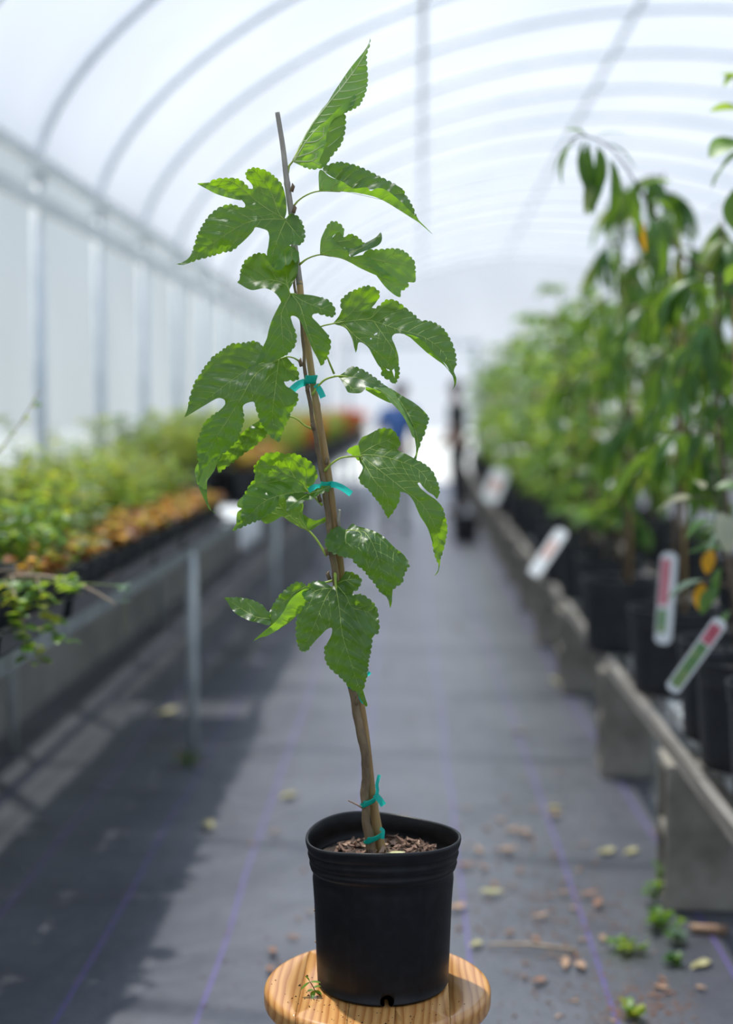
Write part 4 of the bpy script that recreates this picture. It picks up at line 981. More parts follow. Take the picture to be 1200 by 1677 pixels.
# ---- weed seedling sprouting from the drain hole, crumbs on the stool
def small_leaf(m_, base, d, L, W, up=Vector((0, 0, 1)), droop=.2, seg=5):
    d = Vector(d).normalized(); s = d.cross(up); 
    if s.length < 1e-4: s = Vector((1, 0, 0))
    s.normalize(); nn = s.cross(d); v = []; f = []
    for i in range(seg + 1):
        t = i / seg; w = W * math.sin(math.pi * min(.96, t * .92 + .04)) ** .75
        c_ = Vector(base) + d * (L * t) - Vector((0, 0, droop * L * t * t))
        v += [c_ - s * w + nn * w * .25, c_, c_ + s * w + nn * w * .25]
    for i in range(seg):
        f += [(i * 3, i * 3 + 1, i * 3 + 4, i * 3 + 3), (i * 3 + 1, i * 3 + 2, i * 3 + 5, i * 3 + 4)]
    m_.add(v, f)
M['weed'] = mat_leaf('weed_leaf', (.10, .26, .03), (.16, .32, .08), (.35, .55, .03), .4, .4)
sd = empty('weed_seedling', P(521, 1617, D0 - .06)); sd.location.z = STOOL_Z
tag(sd, 'tiny green weed seedling sprouting at the foot of the black pot', 'seedling')
m_ = MB(); m_.tube([(0.004, 0, .0), (-.004, 0, .006), (-.009, 0, .016), (-.013, 0, .022)], [.0010, .0009, .0008, .0006], 6); m_.build('stem', mat_simple('reddish_stem', (.2, .06, .04)), sd)
for (bx, bz, d, L) in ((-.013, .022, (-.6, 0, .9), .010), (-.013, .021, (1, -.2, .25), .013), (-.013, .021, (-.9, -.3, -.5), .012), (-.008, .012, (.8, .3, .25), .010), (-.006, .008, (.9, -.5, -.1), .010), (-.007, .009, (-.8, -.4, .1), .008), (-.007, .008, (-.1, -.8, -.3), .010)):
    m_ = MB(); small_leaf(m_, (bx, 0, bz), d, L * 1.35, .0040); m_.build('leaf', M['weed'], sd)
mb = MB(); rc = random.Random(4)
for i in range(110):
    if i < 60: x = rc.gauss(-.105, .03); y = rc.gauss(-.06, .035)
    else:
        a = rc.uniform(-2.6, -.5); r = rc.uniform(.108, .16); x, y = r * math.cos(a), r * math.sin(a)
    if not (.107 < math.hypot(x - .008, y) and math.hypot(x, y) < SR - .012): continue
    s = rc.uniform(.0004, .0013) * (2.0 if rc.random() < .12 else 1)
    mb.add([(x - s, y - s * .6, 0), (x + s, y - s * .5, 0), (x + s * .7, y + s, 0), (x - s * .8, y + s * .7, 0), (x + s * .1, y, s * 1.1)], [(0, 1, 4), (1, 2, 4), (2, 3, 4), (3, 0, 4)])
o = mb.build('soil_crumbs', M['soil'], smooth=False); o.location = (STX, D0 - .004, STOOL_Z)
tag(o, 'dark crumbs of soil scattered on the pine stool around the pot', 'soil', kind='stuff')
# ------------------------------------------------------------------ foliage tools
M['lf_dark'] = mat_leaf('peach_leaf', (.035, .12, .022), (.10, .22, .07), (.24, .42, .02), .38, .38)
M['lf_mid'] = mat_leaf('tree_leaf_mid', (.05, .155, .03), (.13, .26, .08), (.30, .48, .03), .42, .4)
M['lf_lime'] = mat_leaf('tree_leaf_lime', (.11, .26, .035), (.19, .34, .09), (.50, .68, .06), .46, .4)
M['lf_olive'] = mat_leaf('bench_leaf_olive', (.15, .22, .05), (.2, .27, .1), (.48, .55, .06), .44, .45)
M['lf_yellow'] = mat_leaf('bench_leaf_yellow', (.32, .38, .05), (.3, .36, .1), (.75, .74, .06), .46, .45)
M['lf_bronze'] = mat_leaf('bench_leaf_bronze', (.26, .11, .045), (.24, .12, .07), (.60, .26, .06), .4, .45)
M['lf_cream'] = mat_leaf('cream_leaf', (.46, .47, .34), (.5, .5, .38), (.6, .6, .4), .35, .45)
M['lf_orange'] = mat_leaf('yellowed_leaf', (.75, .36, .02), (.7, .36, .04), (.85, .45, .02), .4, .45)
M['lf_grey'] = mat_leaf('grey_green_leaf', (.17, .26, .19), (.25, .33, .26), (.35, .5, .3), .4, .5)
M['petal_red'] = mat_leaf('red_petal', (.75, .05, .03), (.7, .08, .05), (.9, .12, .05), .4, .45)
M['wood_stem'] = mat_simple('tree_stem', (.07, .05, .035), (.17, .125, .085), 40, .75, .3)
M['green_stem'] = mat_simple('soft_green_stem', (.16, .22, .06), (.24, .30, .09), 40, .6)
M['tan_stem'] = mat_simple('tan_twig', (.30, .22, .15), (.44, .34, .25), 30, .7)

def leaf_geo(L, W, droop=.35, fold=.25, seg=6, wav=0.0, power=.8):
    """leaf along +Y, upper side +Z, bent down towards the tip"""
    v = []; f = []
    for i in range(seg + 1):
        t = i / seg; w = W * max(.03, math.sin(math.pi * (t * .94 + .03)) ** power)
        y = L * t * (1 - .25 * droop * t); z = -droop * L * t * t + wav * W * math.sin(t * 9)
        v += [(-w, y, z + fold * w), (0, y, z), (w, y, z + fold * w)]
    for i in range(seg):
        f += [(i * 3, i * 3 + 1, i * 3 + 4, i * 3 + 3), (i * 3 + 1, i * 3 + 2, i * 3 + 5, i * 3 + 4)]
    return np.array(v), f

def basis(d, roll=0.0, up=Vector((0, 0, 1))):
    d = Vector(d).normalized(); s = d.cross(up)
    if s.length < 1e-3: s = d.cross(Vector((1, 0, 0)))
    s.normalize(); n = s.cross(d).normalized()
    m = Matrix((s, d, n)).transposed()
    return m @ Matrix.Rotation(roll, 3, 'Y')

def scatter_mesh(name, geo, places, mats_idx, mats, parent=None, kind='stuff'):
    """many leaves in one mesh: places = (pos, 3x3, scale)"""
    gv, gf = geo; nv = len(gv); V = np.zeros((len(places) * nv, 3)); F = []; MI = []
    gfa = np.array(gf)
    for i, (p, R, s) in enumerate(places):
        V[i * nv:(i + 1) * nv] = (gv * s) @ np.array(R).T + np.array(p)
    F = (gfa[None] + (np.arange(len(places)) * nv)[:, None, None]).reshape(-1, gfa.shape[1])
    me = bpy.data.meshes.new(name); me.from_pydata(V.tolist(), [], F.tolist()); me.update()
    for m in mats: me.materials.append(m)
    me.polygons.foreach_set('material_index', np.repeat(np.array(mats_idx, int), len(gf)))
    me.polygons.foreach_set('use_smooth', [True] * len(me.polygons))
    o = link(name, me, parent)
    if kind: o['kind'] = kind
    return o

def mesh_pot(rt, rb, h, n=40, soil=.035):
    o, i_ = pot_profile(rt, rb, h); m_ = MB(); m_.lathe(o + i_, n); m_.f.append(tuple(range(n - 1, -1, -1)))
    s_ = MB(); s_.v.append((0, 0, h - soil)); 
    for k in range(n): s_.v.append(((rt - .014) * math.cos(2 * math.pi * k / n), (rt - .014) * math.sin(2 * math.pi * k / n), h - soil - .004))
    s_.f += [(0, 1 + k, 1 + (k + 1) % n) for k in range(n)]
    return m_.mesh('pot', M['pot_matte']), s_.mesh('potting_mix', M['soil'])

BIG_POT, BIG_SOIL = mesh_pot(.145, .122, .27)
LEAF_MESH = {}
def leaf_mesh(key, mat, *a, **k):
    kk = (key, mat)
    if kk not in LEAF_MESH:
        v, f = leaf_geo(*a, **k); m_ = MB(); m_.add(v.tolist(), f); LEAF_MESH[kk] = m_.mesh('leaf', M[mat])
    return LEAF_MESH[kk]

KIND = {  # leaf length, half width, droop, how far leaves hang, colours
    'peach': dict(L=.14, W=.0145, droop=.5, hang=.95, mats=('lf_dark', 'lf_mid', 'lf_dark', 'lf_olive')),
    'broad': dict(L=.085, W=.024, droop=.3, hang=.25, mats=('lf_lime', 'lf_mid', 'lf_lime', 'lf_mid')),
    'citrus': dict(L=.095, W=.024, droop=.25, hang=.35, mats=('lf_mid', 'lf_dark', 'lf_mid', 'lf_lime')),
    'lime': dict(L=.075, W=.020, droop=.3, hang=.35, mats=('lf_lime', 'lf_lime', 'lf_olive', 'lf_mid')),
}

def make_tree(label, loc, H, kind, nleaf, seed, individual=False, stake=True, spread=.30, low=.34, group='potted trees on the low bench', crown=None):
    r = random.Random(seed); K = KIND[kind]
    root = empty('potted_tree', loc, r.uniform(0, 6.28) * 0); tag(root, label, 'potted tree', group)
    link('pot', BIG_POT, root); link('potting_mix', BIG_SOIL, root)
    lean = (r.uniform(-.05, .05), r.uniform(-.05, .05)); z0 = .23
    def axis(t): return Vector((lean[0] * t + .02 * math.sin(t * 5 + seed), lean[1] * t + .02 * math.cos(t * 4 + seed), z0 + (H - z0) * t))
    m_ = MB(); m_.tube([axis(k / 14) for k in range(15)], [.011 * (1 - .75 * k / 14) for k in range(15)], 8); m_.build('trunk', M['wood_stem'], root)
    if stake:
        m_ = MB(); b = Vector((.03, -.02, z0)); m_.tube([b, b + Vector((lean[0] * .8, lean[1] * .8, (H - z0) * .82))], .0065, 8); m_.build('stake', M['bamboo'], root)
    places = []; idx = []
    nb = max(7, nleaf // 16); bmb = MB()
    for b in range(nb):
        t = low + (1 - low) * ((b + r.random()) / nb); a = b * 2.4 + r.uniform(-.5, .5)
        ln = spread * (1.15 - .55 * abs(t - .62) / .38 * (.8 if t < .62 else 1)) * r.uniform(.65, 1.15)
        if t > .94: ln *= .6
        p = axis(t); d = Vector((math.cos(a), math.sin(a), r.uniform(.25, .9))).normalized(); pts = [p]
        for k in range(6):
            d = (d + Vector((0, 0, -.10 - .16 * K['hang']))).normalized(); pts.append(pts[-1] + d * ln / 6)
        bmb.tube(pts, [.0042 * (1 - .8 * k / 6) for k in range(7)], 5)
        m = nleaf // nb
        for k in range(m):
            u = .15 + .85 * (k + r.random()) / m; f = u * 6; i = min(5, int(f)); q = pts[i].lerp(pts[i + 1], f - i)
            bd = (pts[i + 1] - pts[i]).normalized(); az = r.uniform(0, 6.28)
            side = Vector((math.cos(az), math.sin(az), r.uniform(-.1, .5)))
            ld = (bd * .45 + side * .8 + Vector((0, 0, -1)) * K['hang'] * r.uniform(.5, 1.5)).normalized()
            places.append((q, basis(ld, r.uniform(-.7, .7)), r.uniform(.6, 1.2))); idx.append(r.choices((0, 1, 2, 3), (5, 4, 2, 1.2))[0])
    bmb.build('branches', M['wood_stem'], root)
    if individual:
        for (q, R, s), i in zip(places, idx):
            mt = K['mats'][i]
            o = link('leaf', leaf_mesh(kind, mt, K['L'], K['W'], K['droop'], .3, 6), root)
            o.matrix_local = Matrix.Translation(q) @ R.to_4x4() @ Matrix.Scale(s, 4)
    else:
        scatter_mesh('foliage', leaf_geo(K['L'], K['W'], K['droop'], .3, 4), places, idx, [M[x] for x in K['mats']], root)
    return root

# ------------------------------------------------------------------ low bench: blocks and rails
M['block'] = mat_simple('concrete_block', (.20, .185, .155), (.34, .315, .27), 9, .92, .5, 90, spec=.15)
M['rail_wood'] = mat_simple('weathered_board', (.16, .145, .125), (.32, .30, .27), 5, .85, .3, 60, stretch=(6, .4, 6))
M['rail_paint'] = mat_simple('flaking_white_rail', (.24, .23, .21), (.66, .68, .66), 11, .7, .3, 50, stretch=(3, .8, 3), lo=.42, hi=.5)
def block_mesh():
    m_ = MB(); w, h, t = .19, .39, .19
    for s in (-1, 1): m_.box((0, s * (t / 2 - .017) - .017, 0), (w, s * (t / 2 - .017) + .017, h))
    for z0, z1 in ((0, .032), (h / 2 - .016, h / 2 + .016), (h - .032, h)): m_.box((.0015, -t / 2 + .030, z0 + .0006), (w - .0015, t / 2 - .030, z1 - .0006))
    me = m_.mesh('concrete_block', M['block'], False)
    bm = bmesh.new(); bm.from_mesh(me); bmesh.ops.bevel(bm, geom=bm.edges[:], offset=.004, segments=1, affect='EDGES'); bm.to_mesh(me); bm.free()
    return me
BLOCK = block_mesh()
BX = .65
rb_ = random.Random(9)
BLOCK_Y = [2.45, 3.80, 5.17, 6.68, 8.05, 9.45, 10.9, 12.4, 13.9, 15.4, 16.9, 18.4, 19.9, 21.4]
for k, y in enumerate(BLOCK_Y):
    for j, x in enumerate((BX, 1.28)):
        o = link('concrete_block', BLOCK); nth = ORD[k]; o.location = (x, y, 0); o.rotation_euler = (0, 0, rb_.uniform(-.04, .04))
        tag(o, 'upright concrete block under the %s rail, %s from the weedy end of the tree bench' % (('aisle', 'back')[j], nth), 'block', ('aisle-side bench blocks', 'back bench blocks')[j])
RAIL_Z = .39
def rail(name, x, w, h, mat, label, y0=2.2, y1=21.8):
    m_ = MB(); n_ = 30; rs = random.Random(int(x * 100))
    vs_ = []
    for k in range(n_ + 1):
        y = y0 + (y1 - y0) * k / n_; e = rs.uniform(-.003, .003)
        vs_ += [(x - w / 2 + e, y, RAIL_Z), (x + w / 2 + e, y, RAIL_Z), (x + w / 2 + e, y, RAIL_Z + h), (x - w / 2 + e, y, RAIL_Z + h)]
    f = [(3, 2, 1, 0), tuple(n_ * 4 + i for i in range(4))]
    for k in range(n_):
        a = k * 4; b = a + 4
        f += [(a, a + 1, b + 1, b), (a + 1, a + 2, b + 2, b + 1), (a + 2, a + 3, b + 3, b + 2), (a + 3, a, b, b + 3)]
    m_.add(vs_, f); return tag(m_.build(name, M[mat], smooth=False), label, 'rail')
rail('bench_rail', BX + .030, .026, .040, 'rail_wood', 'weathered grey wooden rail along the aisle edge of the potted tree bench')
rail('bench_rail', BX + .130, .050, .040, 'rail_paint', 'flaking white rail under the front row of black pots')
rail('bench_rail', 1.33, .05, .040, 'rail_wood', 'weathered wooden rail on the back row of concrete blocks')
rail('bench_rail', 1.43, .05, .040, 'rail_paint', 'flaking white rail on the back row of concrete blocks')
PZ = RAIL_Z + .04

# trees: front row stands over the aisle rails, back row over the far rails
make_tree('tall peach tree with long drooping dark leaves beside the tilted red and white tag', (.80, 4.50, PZ), 1.62, 'peach', 290, 31, True, spread=.30, low=.30)
make_tree('peach tree whose top sprig hangs out over the aisle above the other trees', (.74, 5.28, PZ), 1.72, 'peach', 260, 45, True, spread=.27, low=.30)
make_tree('peach tree nearest the bench end with narrow leaves above the white rail', (.84, 3.86, PZ), 1.40, 'peach', 200, 52, True, spread=.24, low=.42)
make_tree('bushy peach tree in the back row behind the tall peach tree', (1.34, 5.1, PZ), 1.62, 'peach', 300, 53, False, spread=.36, low=.2)
make_tree('full peach tree in the back row with dense narrow leaves', (1.40, 4.35, PZ), 1.50, 'peach', 300, 54, False, spread=.36, low=.2)
make_tree('citrus tree with glossy mid-green leaves behind the third concrete block', (.80, 6.05, PZ), 1.32, 'citrus', 330, 55, False, spread=.30, low=.12)
make_tree('citrus tree with dense dark crown in the back row beyond the peaches', (1.36, 5.95, PZ), 1.55, 'citrus', 380, 56, False, spread=.36, low=.1)
rt_ = random.Random(77)
y = 6.75; k = 0
while y < 21.5:
    kd = ('lime', 'broad', 'citrus', 'lime', 'broad')[k % 5]
    h = rt_.uniform(1.18, 1.50) + .008 * y
    make_tree('staked %s tree, %s in the front row beyond the peaches' % ({'lime': 'yellow-green small-leaved', 'broad': 'bright green broad-leaved', 'citrus': 'mid-green glossy-leaved'}[kd], ORD[k]), (.80 + rt_.uniform(-.05, .06), y, PZ), h, kd, 330 if y < 12 else 220, 100 + k, False, spread=.31, low=.08, group='%s trees in the front row' % kd) if not 17.4 < y < 19.0 else None
    if y < 16:
        make_tree('staked %s tree, %s in the back row beyond the peaches' % ({'lime': 'yellow-green small-leaved', 'broad': 'bright green broad-leaved', 'citrus': 'mid-green glossy-leaved'}[('broad', 'citrus', 'lime')[k % 3]], ORD[k]), (1.38 + rt_.uniform(-.05, .05), y + .33, PZ), h + .18, ('broad', 'citrus', 'lime')[k % 3], 260, 300 + k, False, spread=.36, low=.1, group='%s trees in the back row' % ('broad', 'citrus', 'lime')[k % 3])
    y += .66 if y < 12 else .8; k += 1

# a foreground tree at the bench end: only its nearest leaves reach into view
def sprig(name, label, cat, pts, rad, leaves, mat_stem, geoargs, loc, part='leaf'):
    root = empty(name, loc); tag(root, label, cat); L0 = Vector(loc)
    m_ = MB(); q = catmull([tuple(p - L0) for p in pts], .01); n = len(q); m_.tube([Vector(a) for a in q], [rad * (1 - .6 * i / n) for i in range(n)], 8); m_.build('stem', M[mat_stem], root)
    for (p, d, s, mt, roll) in leaves:
        pl_ = Vector(p) - L0; near = min((Vector(a) for a in q), key=lambda a: (a + Vector((0, 0, .02)) - pl_).length)
        if (near - pl_).length > rad * .8:        # leaf stalk back to the stem
            t_ = MB(); t_.tube([near, near.lerp(pl_, .5) + Vector((0, 0, .006)), pl_], [.0018, .0015, .0012], 6); t_.build('leaf_stalk', M[mat_stem], root)
        o = link(part, leaf_mesh((name, geoargs), mt, *geoargs), root)
        o.matrix_local = Matrix.Translation(Vector(p) - L0) @ basis(d, roll).to_4x4() @ Matrix.Scale(s, 4)
    return root
# broad-leaved young tree at the very edge of view
yb = 3.35
pot_at = Vector((.84, 3.235, PZ))
pts = [pot_at + Vector((0, 0, .22)), P(1270, 900, yb), P(1235, 560, yb), P(1215, 330, yb), P(1206, 130, yb)]
lv = [(P(1214, 250, yb), (-.9, -.2, -.5), 1.35, 'lf_mid', .3), (P(1212, 230, yb), (-.5, -.4, -.1), 1.2, 'lf_lime', -.4), (P(1216, 300, yb), (-.25, -.3, -.9), 1.5, 'lf_mid', .2),
      (P(1210, 180, yb), (-.7, .3, .3), .8, 'lf_lime', .2), (P(1207, 130, yb), (-.8, -.2, .5), .55, 'lf_lime', 0), (P(1206, 120, yb), (-.6, .2, -.3), .5, 'lf_lime', .3), (P(1215, 320, yb), (.8, -.2, -.4), 1.3, 'lf_mid', 0), (P(1230, 500, yb), (.6, -.5, -.3), 1.3, 'lf_mid', 0), (P(1226, 430, yb), (-.5, .8, -.2), 1.0, 'lf_mid', 0)]
t_ = sprig('young_broadleaf_tree', 'slender young tree with a few broad rounded leaves at the bench end', 'potted tree', pts, .008, lv, 'tan_stem', (.085, .030, .35, .2, 7), tuple(pot_at))
o = link('pot', BIG_POT, t_); o = link('potting_mix', BIG_SOIL, t_)

# cream and yellow leaved plant low beside the tags
ys_ = 3.55
base = Vector((P(1230, 1230, ys_).x, ys_, PZ)); 
pts = [base + Vector((0, 0, .22)), P(1200, 980, ys_), P(1180, 860, ys_), P(1165, 760, ys_)]
rl = random.Random(8); lv = []
for (x, yy, d, s, mt) in ((1130, 815, (-.9, -.2, -.12), 1.35, 'lf_cream'), (1180, 840, (.2, -.5, -.9), 1.4, 'lf_cream'), (1150, 800, (-.3, -.6, .5), .8, 'lf_cream'), (1165, 900, (-.3, -.3, -.9), .85, 'lf_orange'), (1150, 955, (-.12, -.2, -1), 1.0, 'lf_orange'),
                          (1150, 950, (-.95, -.1, -.25), 1.35, 'lf_grey'), (1180, 930, (-.4, -.3, -.9), 1.0, 'lf_dark'), (1185, 900, (-.8, .2, .1), 1.2, 'lf_dark'), (1175, 960, (-.6, -.3, -.6), 1.1, 'lf_mid'), (1195, 1000, (-.5, -.4, -.5), 1.1, 'lf_dark'), (1160, 850, (-.8, .3, -.5), 1.1, 'lf_mid'), (1170, 800, (.7, -.3, .2), 1.1, 'lf_mid'), (1185, 870, (-.7, -.2, -.5), .9, 'lf_grey')):
    lv.append((P(x, yy, ys_ + rl.uniform(-.04, .04)), d, s, mt, rl.uniform(-.5, .5)))
t_ = sprig('variegated_shrub', 'low shrub with cream and yellowing leaves beside the diagonal plant tag', 'potted shrub', pts, .006, lv, 'wood_stem', (.075, .021, .25, .25, 6), tuple(base))
link('pot', BIG_POT, t_); link('potting_mix', BIG_SOIL, t_)
# yellowed leaf hanging in the peach tree
pk = bpy.data.objects['potted_tree.002']
def add_branch(root, pts, rad, mat='wood_stem', name='branch'):
    L0 = root.location; q = catmull([tuple(p - L0) for p in pts], .01); n = len(q)
    m_ = MB(); m_.tube([Vector(a) for a in q], [rad * (1 - .65 * i / n) for i in range(n)], 7); return m_.build(name, M[mat], root)
add_branch(pk, [pk.location + Vector((0, 0, 1.22)), P(1120, 420, 3.75), P(1060, 330, 3.6), P(1005, 248, 3.5), P(955, 222, 3.45), P(932, 233, 3.45)], .0045)
for (x, y_, d, s, mt) in ((945, 232, (-.8, -.3, -.35), .75, 'lf_mid'), (935, 236, (-.6, .3, -.8), .7, 'lf_mid'), (955, 230, (-.25, -.2, -1), 1.05, 'lf_dark'), (962, 235, (-.05, -.3, -1), 1.15, 'lf_dark'), (968, 262, (.02, .2, -1), 1.0, 'lf_olive'), (978, 240, (.15, -.2, -1), 1.15, 'lf_dark'),
                          (985, 245, (.2, .3, -.9), .9, 'lf_dark'), (1000, 262, (.25, -.3, -.95), 1.15, 'lf_dark'), (1008, 280, (.3, .1, -.95), 1.1, 'lf_dark'), (960, 222, (-.5, -.2, .35), .5, 'lf_mid'), (975, 225, (.5, -.1, .3), .55, 'lf_mid'), (990, 235, (.8, -.3, -.2), .7, 'lf_dark'), (1040, 300, (-.1, -.4, -.9), .9, 'lf_mid'), (1052, 362, (-.1, -.3, -1), .55, 'lf_orange'), (1080, 360, (.2, -.4, -.9), 1.0, 'lf_dark'), (1060, 330, (.5, .4, .2), .8, 'lf_mid'), (1100, 300, (-.6, -.2, .2), .7, 'lf_mid')):
    o = link('leaf', leaf_mesh('peach', mt, KIND['peach']['L'], KIND['peach']['W'], KIND['peach']['droop'], .3, 6), pk)
    o.matrix_local = Matrix.Translation(P(x, y_, 3.45 + .3 * max(0, x - 1000) / 120) - pk.location) @ basis(d, .2).to_4x4() @ Matrix.Scale(s, 4)
# plant tags: white plastic strips with printed pictures
M['tag_white'] = mat_simple('white_tag_plastic', (.78, .80, .80), None, 5, .4)
M['tag_red'] = mat_simple('printed_red', (.52, .10, .14), (.70, .22, .26), 30, .4)
M['tag_green'] = mat_simple('printed_green', (.10, .26, .10), (.35, .42, .16), 22, .4)
M['tag_peach'] = mat_simple('printed_peach', (.62, .30, .24), (.78, .48, .40), 30, .4)
def plant_tag(p0, p1, wpx, y0, y1, label, prints, foot):
    a = P(*p0, y0); b = P(*p1, y1); d = (b - a); L = d.length; d.normalize()
    w = wpx * (y0 + y1) / 2 / F_PX
    root = empty('plant_tag', tuple(a)); tag(root, label, 'plant tag')
    R = basis(d, 0, Vector((-.2, -1, .35)))
    def strip(name, u0, u1, v0, v1, z, th, mat, rnd=0):
        m_ = MB(); c = [(v0 * w, u0 * L), (v1 * w, u0 * L), (v1 * w, u1 * L), (v0 * w, u1 * L)]
        if rnd: k = .25 * w; c = [(v0 * w + k, u0 * L), (v1 * w - k, u0 * L), (v1 * w, u0 * L + k), (v1 * w, u1 * L - k), (v1 * w - k, u1 * L), (v0 * w + k, u1 * L), (v0 * w, u1 * L - k), (v0 * w, u0 * L + k)]
        n_ = len(c); vv = [tuple(R @ Vector((x, yy, z + th))) for x, yy in c] + [tuple(R @ Vector((x, yy, z))) for x, yy in c]
        m_.add(vv, [tuple(range(n_)), tuple(range(2 * n_ - 1, n_ - 1, -1))] + [(i, i + n_, (i + 1) % n_ + n_, (i + 1) % n_) for i in range(n_)])
        return m_.build(name, M[mat], root, smooth=False)
    strip('tag_strip', 0, 1, -.5, .5, 0, .0015, 'tag_white', 1)
    for (u0, u1, v0, v1, mt) in prints: strip('printed_panel', u0, u1, v0, v1, .0016, .0004, mt)
    m_ = MB(); hi_ = a.lerp(b, .86); m_.tube([tuple(hi_ - a + R @ Vector((0, 0, -.002))), tuple(Vector(foot) - a)], .0026, 6); m_.build('tag_stake', M['pot_matte'], root)
    return root
plant_tag((872, 942), (922, 868), 22, 5.62, 5.75, 'white plant tag with a peach-coloured print leaning out over the aisle blocks', [(.38, .74, -.28, .22, 'tag_peach')], (.79, 6.04, .655))
plant_tag((1085, 1055), (1096, 905), 27, 4.25, 4.30, 'upright white plant tag with a red picture in front of a black pot', [(.42, .93, -.42, .12, 'tag_red'), (.12, .38, -.42, .1, 'tag_green')], (.785, 4.46, .655))
plant_tag((1098, 1132), (1182, 1015), 26, 3.50, 3.44, 'diagonal plant tag with a green and yellow picture above the white rail', [(.08, .66, -.36, .34, 'tag_green'), (.68, .92, -.36, .34, 'tag_red')], (.80, 3.52, .655))
plant_tag((800, 822), (822, 768), 30, 10.2, 10.3, 'pale round-ended plant tag far along the row of potted trees', [(.3, .7, -.25, .25, 'tag_peach')], (.77, 10.07, .655))
# ------------------------------------------------------------------ seedling benches on the wall side
M['tray'] = mat_simple('black_tray_plastic', (.010, .011, .013), (.022, .024, .028), 8, .3, .05)
M['mesh_top'] = mat_simple('bench_mesh', (.20, .22, .22), (.30, .32, .32), 20, .5, metal=.4)
M['white_tub'] = mat_simple('white_polystyrene', (.74, .76, .78), (.82, .84, .86), 12, .7, .1)
M['bench_rail'] = mat_simple('bench_side_rail', (.20, .23, .23), (.30, .33, .32), 14, .5, .05, metal=.2)
BFX, BBX, BZ = -.90, -1.60, .80
def make_bench(y0, y1, legs, label):
    root = empty('seedling_bench', (0, y0, 0)); tag(root, label, 'bench', None)
    for x in (BFX, BBX):
        m_ = MB(); m_.box((x - .018, 0, BZ - .042), (x + .018, y1 - y0, BZ)); m_.build('side_rail', M['bench_rail'], root, False)
    for k, y in enumerate((0, y1 - y0)):
        m_ = MB(); m_.box((BBX, y - .018 + (.018 if k == 0 else -.018), BZ - .055), (BFX, y + .018 + (.018 if k == 0 else -.018), BZ - .001)); m_.build('end_rail', M['leg_steel'], root, False)
    for y in legs:
        for x in (BFX + .012, BBX):
            m_ = MB(); m_.tube([(x, y - y0, 0), (x, y - y0, BZ - .03)], .021, 14); m_.build('leg', M['leg_steel'], root)
        m_ = MB(); m_.box((BBX, y - y0 - .015, BZ - .05), (BFX, y - y0 + .015, BZ - .012)); m_.build('cross_bar', M['leg_steel'], root, False)
    m_ = MB(); n_ = int((y1 - y0) / .11)
    for k in range(n_ + 1):
        y = (y1 - y0) * k / n_; m_.tube([(BBX, y, BZ), (BFX, y, BZ)], .003, 5)
    for k in range(8): x = BBX + (BFX - BBX) * k / 7; m_.tube([(x, 0, BZ), (x, y1 - y0, BZ)], .003, 5)
    m_.build('wire_deck', M['mesh_top'], root); root.children[-1]['kind'] = 'stuff'
    return root
make_bench(2.3, 6.6, (2.35, 5.44), 'galvanised seedling bench with black trays of small plants beside the aisle')
make_bench(6.65, 23.6, (8.56, 11.7, 14.8, 18.0, 21.1), 'long seedling bench of black pots and red flowers beyond the first bench')

def tray_mesh():
    m_ = MB(); w, l, h, t = .27, .54, .058, .004
    m_.box((-w / 2 + .012, -l / 2 + .012, 0), (w / 2 - .012, l / 2 - .012, t))
    for s in (-1, 1):
        m_.add([(s * (w / 2 - .012), -l / 2 + .012, 0), (s * (w / 2 - .012), l / 2 - .012, 0), (s * w / 2, l / 2, h), (s * w / 2, -l / 2, h), (s * (w / 2 - .012) - s * t, -l / 2 + .012, 0), (s * (w / 2 - .012) - s * t, l / 2 - .012, 0), (s * w / 2 - s * t, l / 2, h), (s * w / 2 - s * t, -l / 2, h)],
               [(0, 1, 2, 3), (7, 6, 5, 4), (0, 4, 5, 1), (1, 5, 6, 2), (3, 7, 4, 0)])
        m_.add([(-w / 2 + .012, s * (l / 2 - .012), 0), (w / 2 - .012, s * (l / 2 - .012), 0), (w / 2, s * l / 2, h), (-w / 2, s * l / 2, h), (-w / 2 + .012, s * (l / 2 - .016), 0), (w / 2 - .012, s * (l / 2 - .016), 0), (w / 2, s * (l / 2 - t), h), (-w / 2, s * (l / 2 - t), h)],
               [(0, 1, 2, 3), (7, 6, 5, 4), (0, 4, 5, 1), (1, 5, 6, 2), (3, 7, 4, 0)])
        m_.box((s * w / 2 - .009, -l / 2 - .004, h - .004), (s * w / 2 + .009, l / 2 + .004, h)); m_.box((-w / 2, s * l / 2 - .007, h - .004), (w / 2, s * l / 2 + .007, h))
    me = m_.mesh('seed_tray', M['tray'], False); return me
TRAY = tray_mesh(); rt2 = random.Random(12)
TZ = BZ + .004
first_trays = []
for kk, y in enumerate([2.60 + .575 * k for k in range(7)]):
    for j, x in enumerate((BFX - .10, BFX - .40)):
        o = link('seed_tray', TRAY); o.location = (x + rt2.uniform(-.006, .006), y, TZ); o.rotation_euler = (0, 0, rt2.uniform(-.012, .012))
        tag(o, 'black seed tray on the %s of the first bench, %s from the white sheet' % (('aisle edge', 'wall side')[j], ORD[6 - kk]), 'tray', ('trays on the aisle edge', 'trays on the wall side')[j])

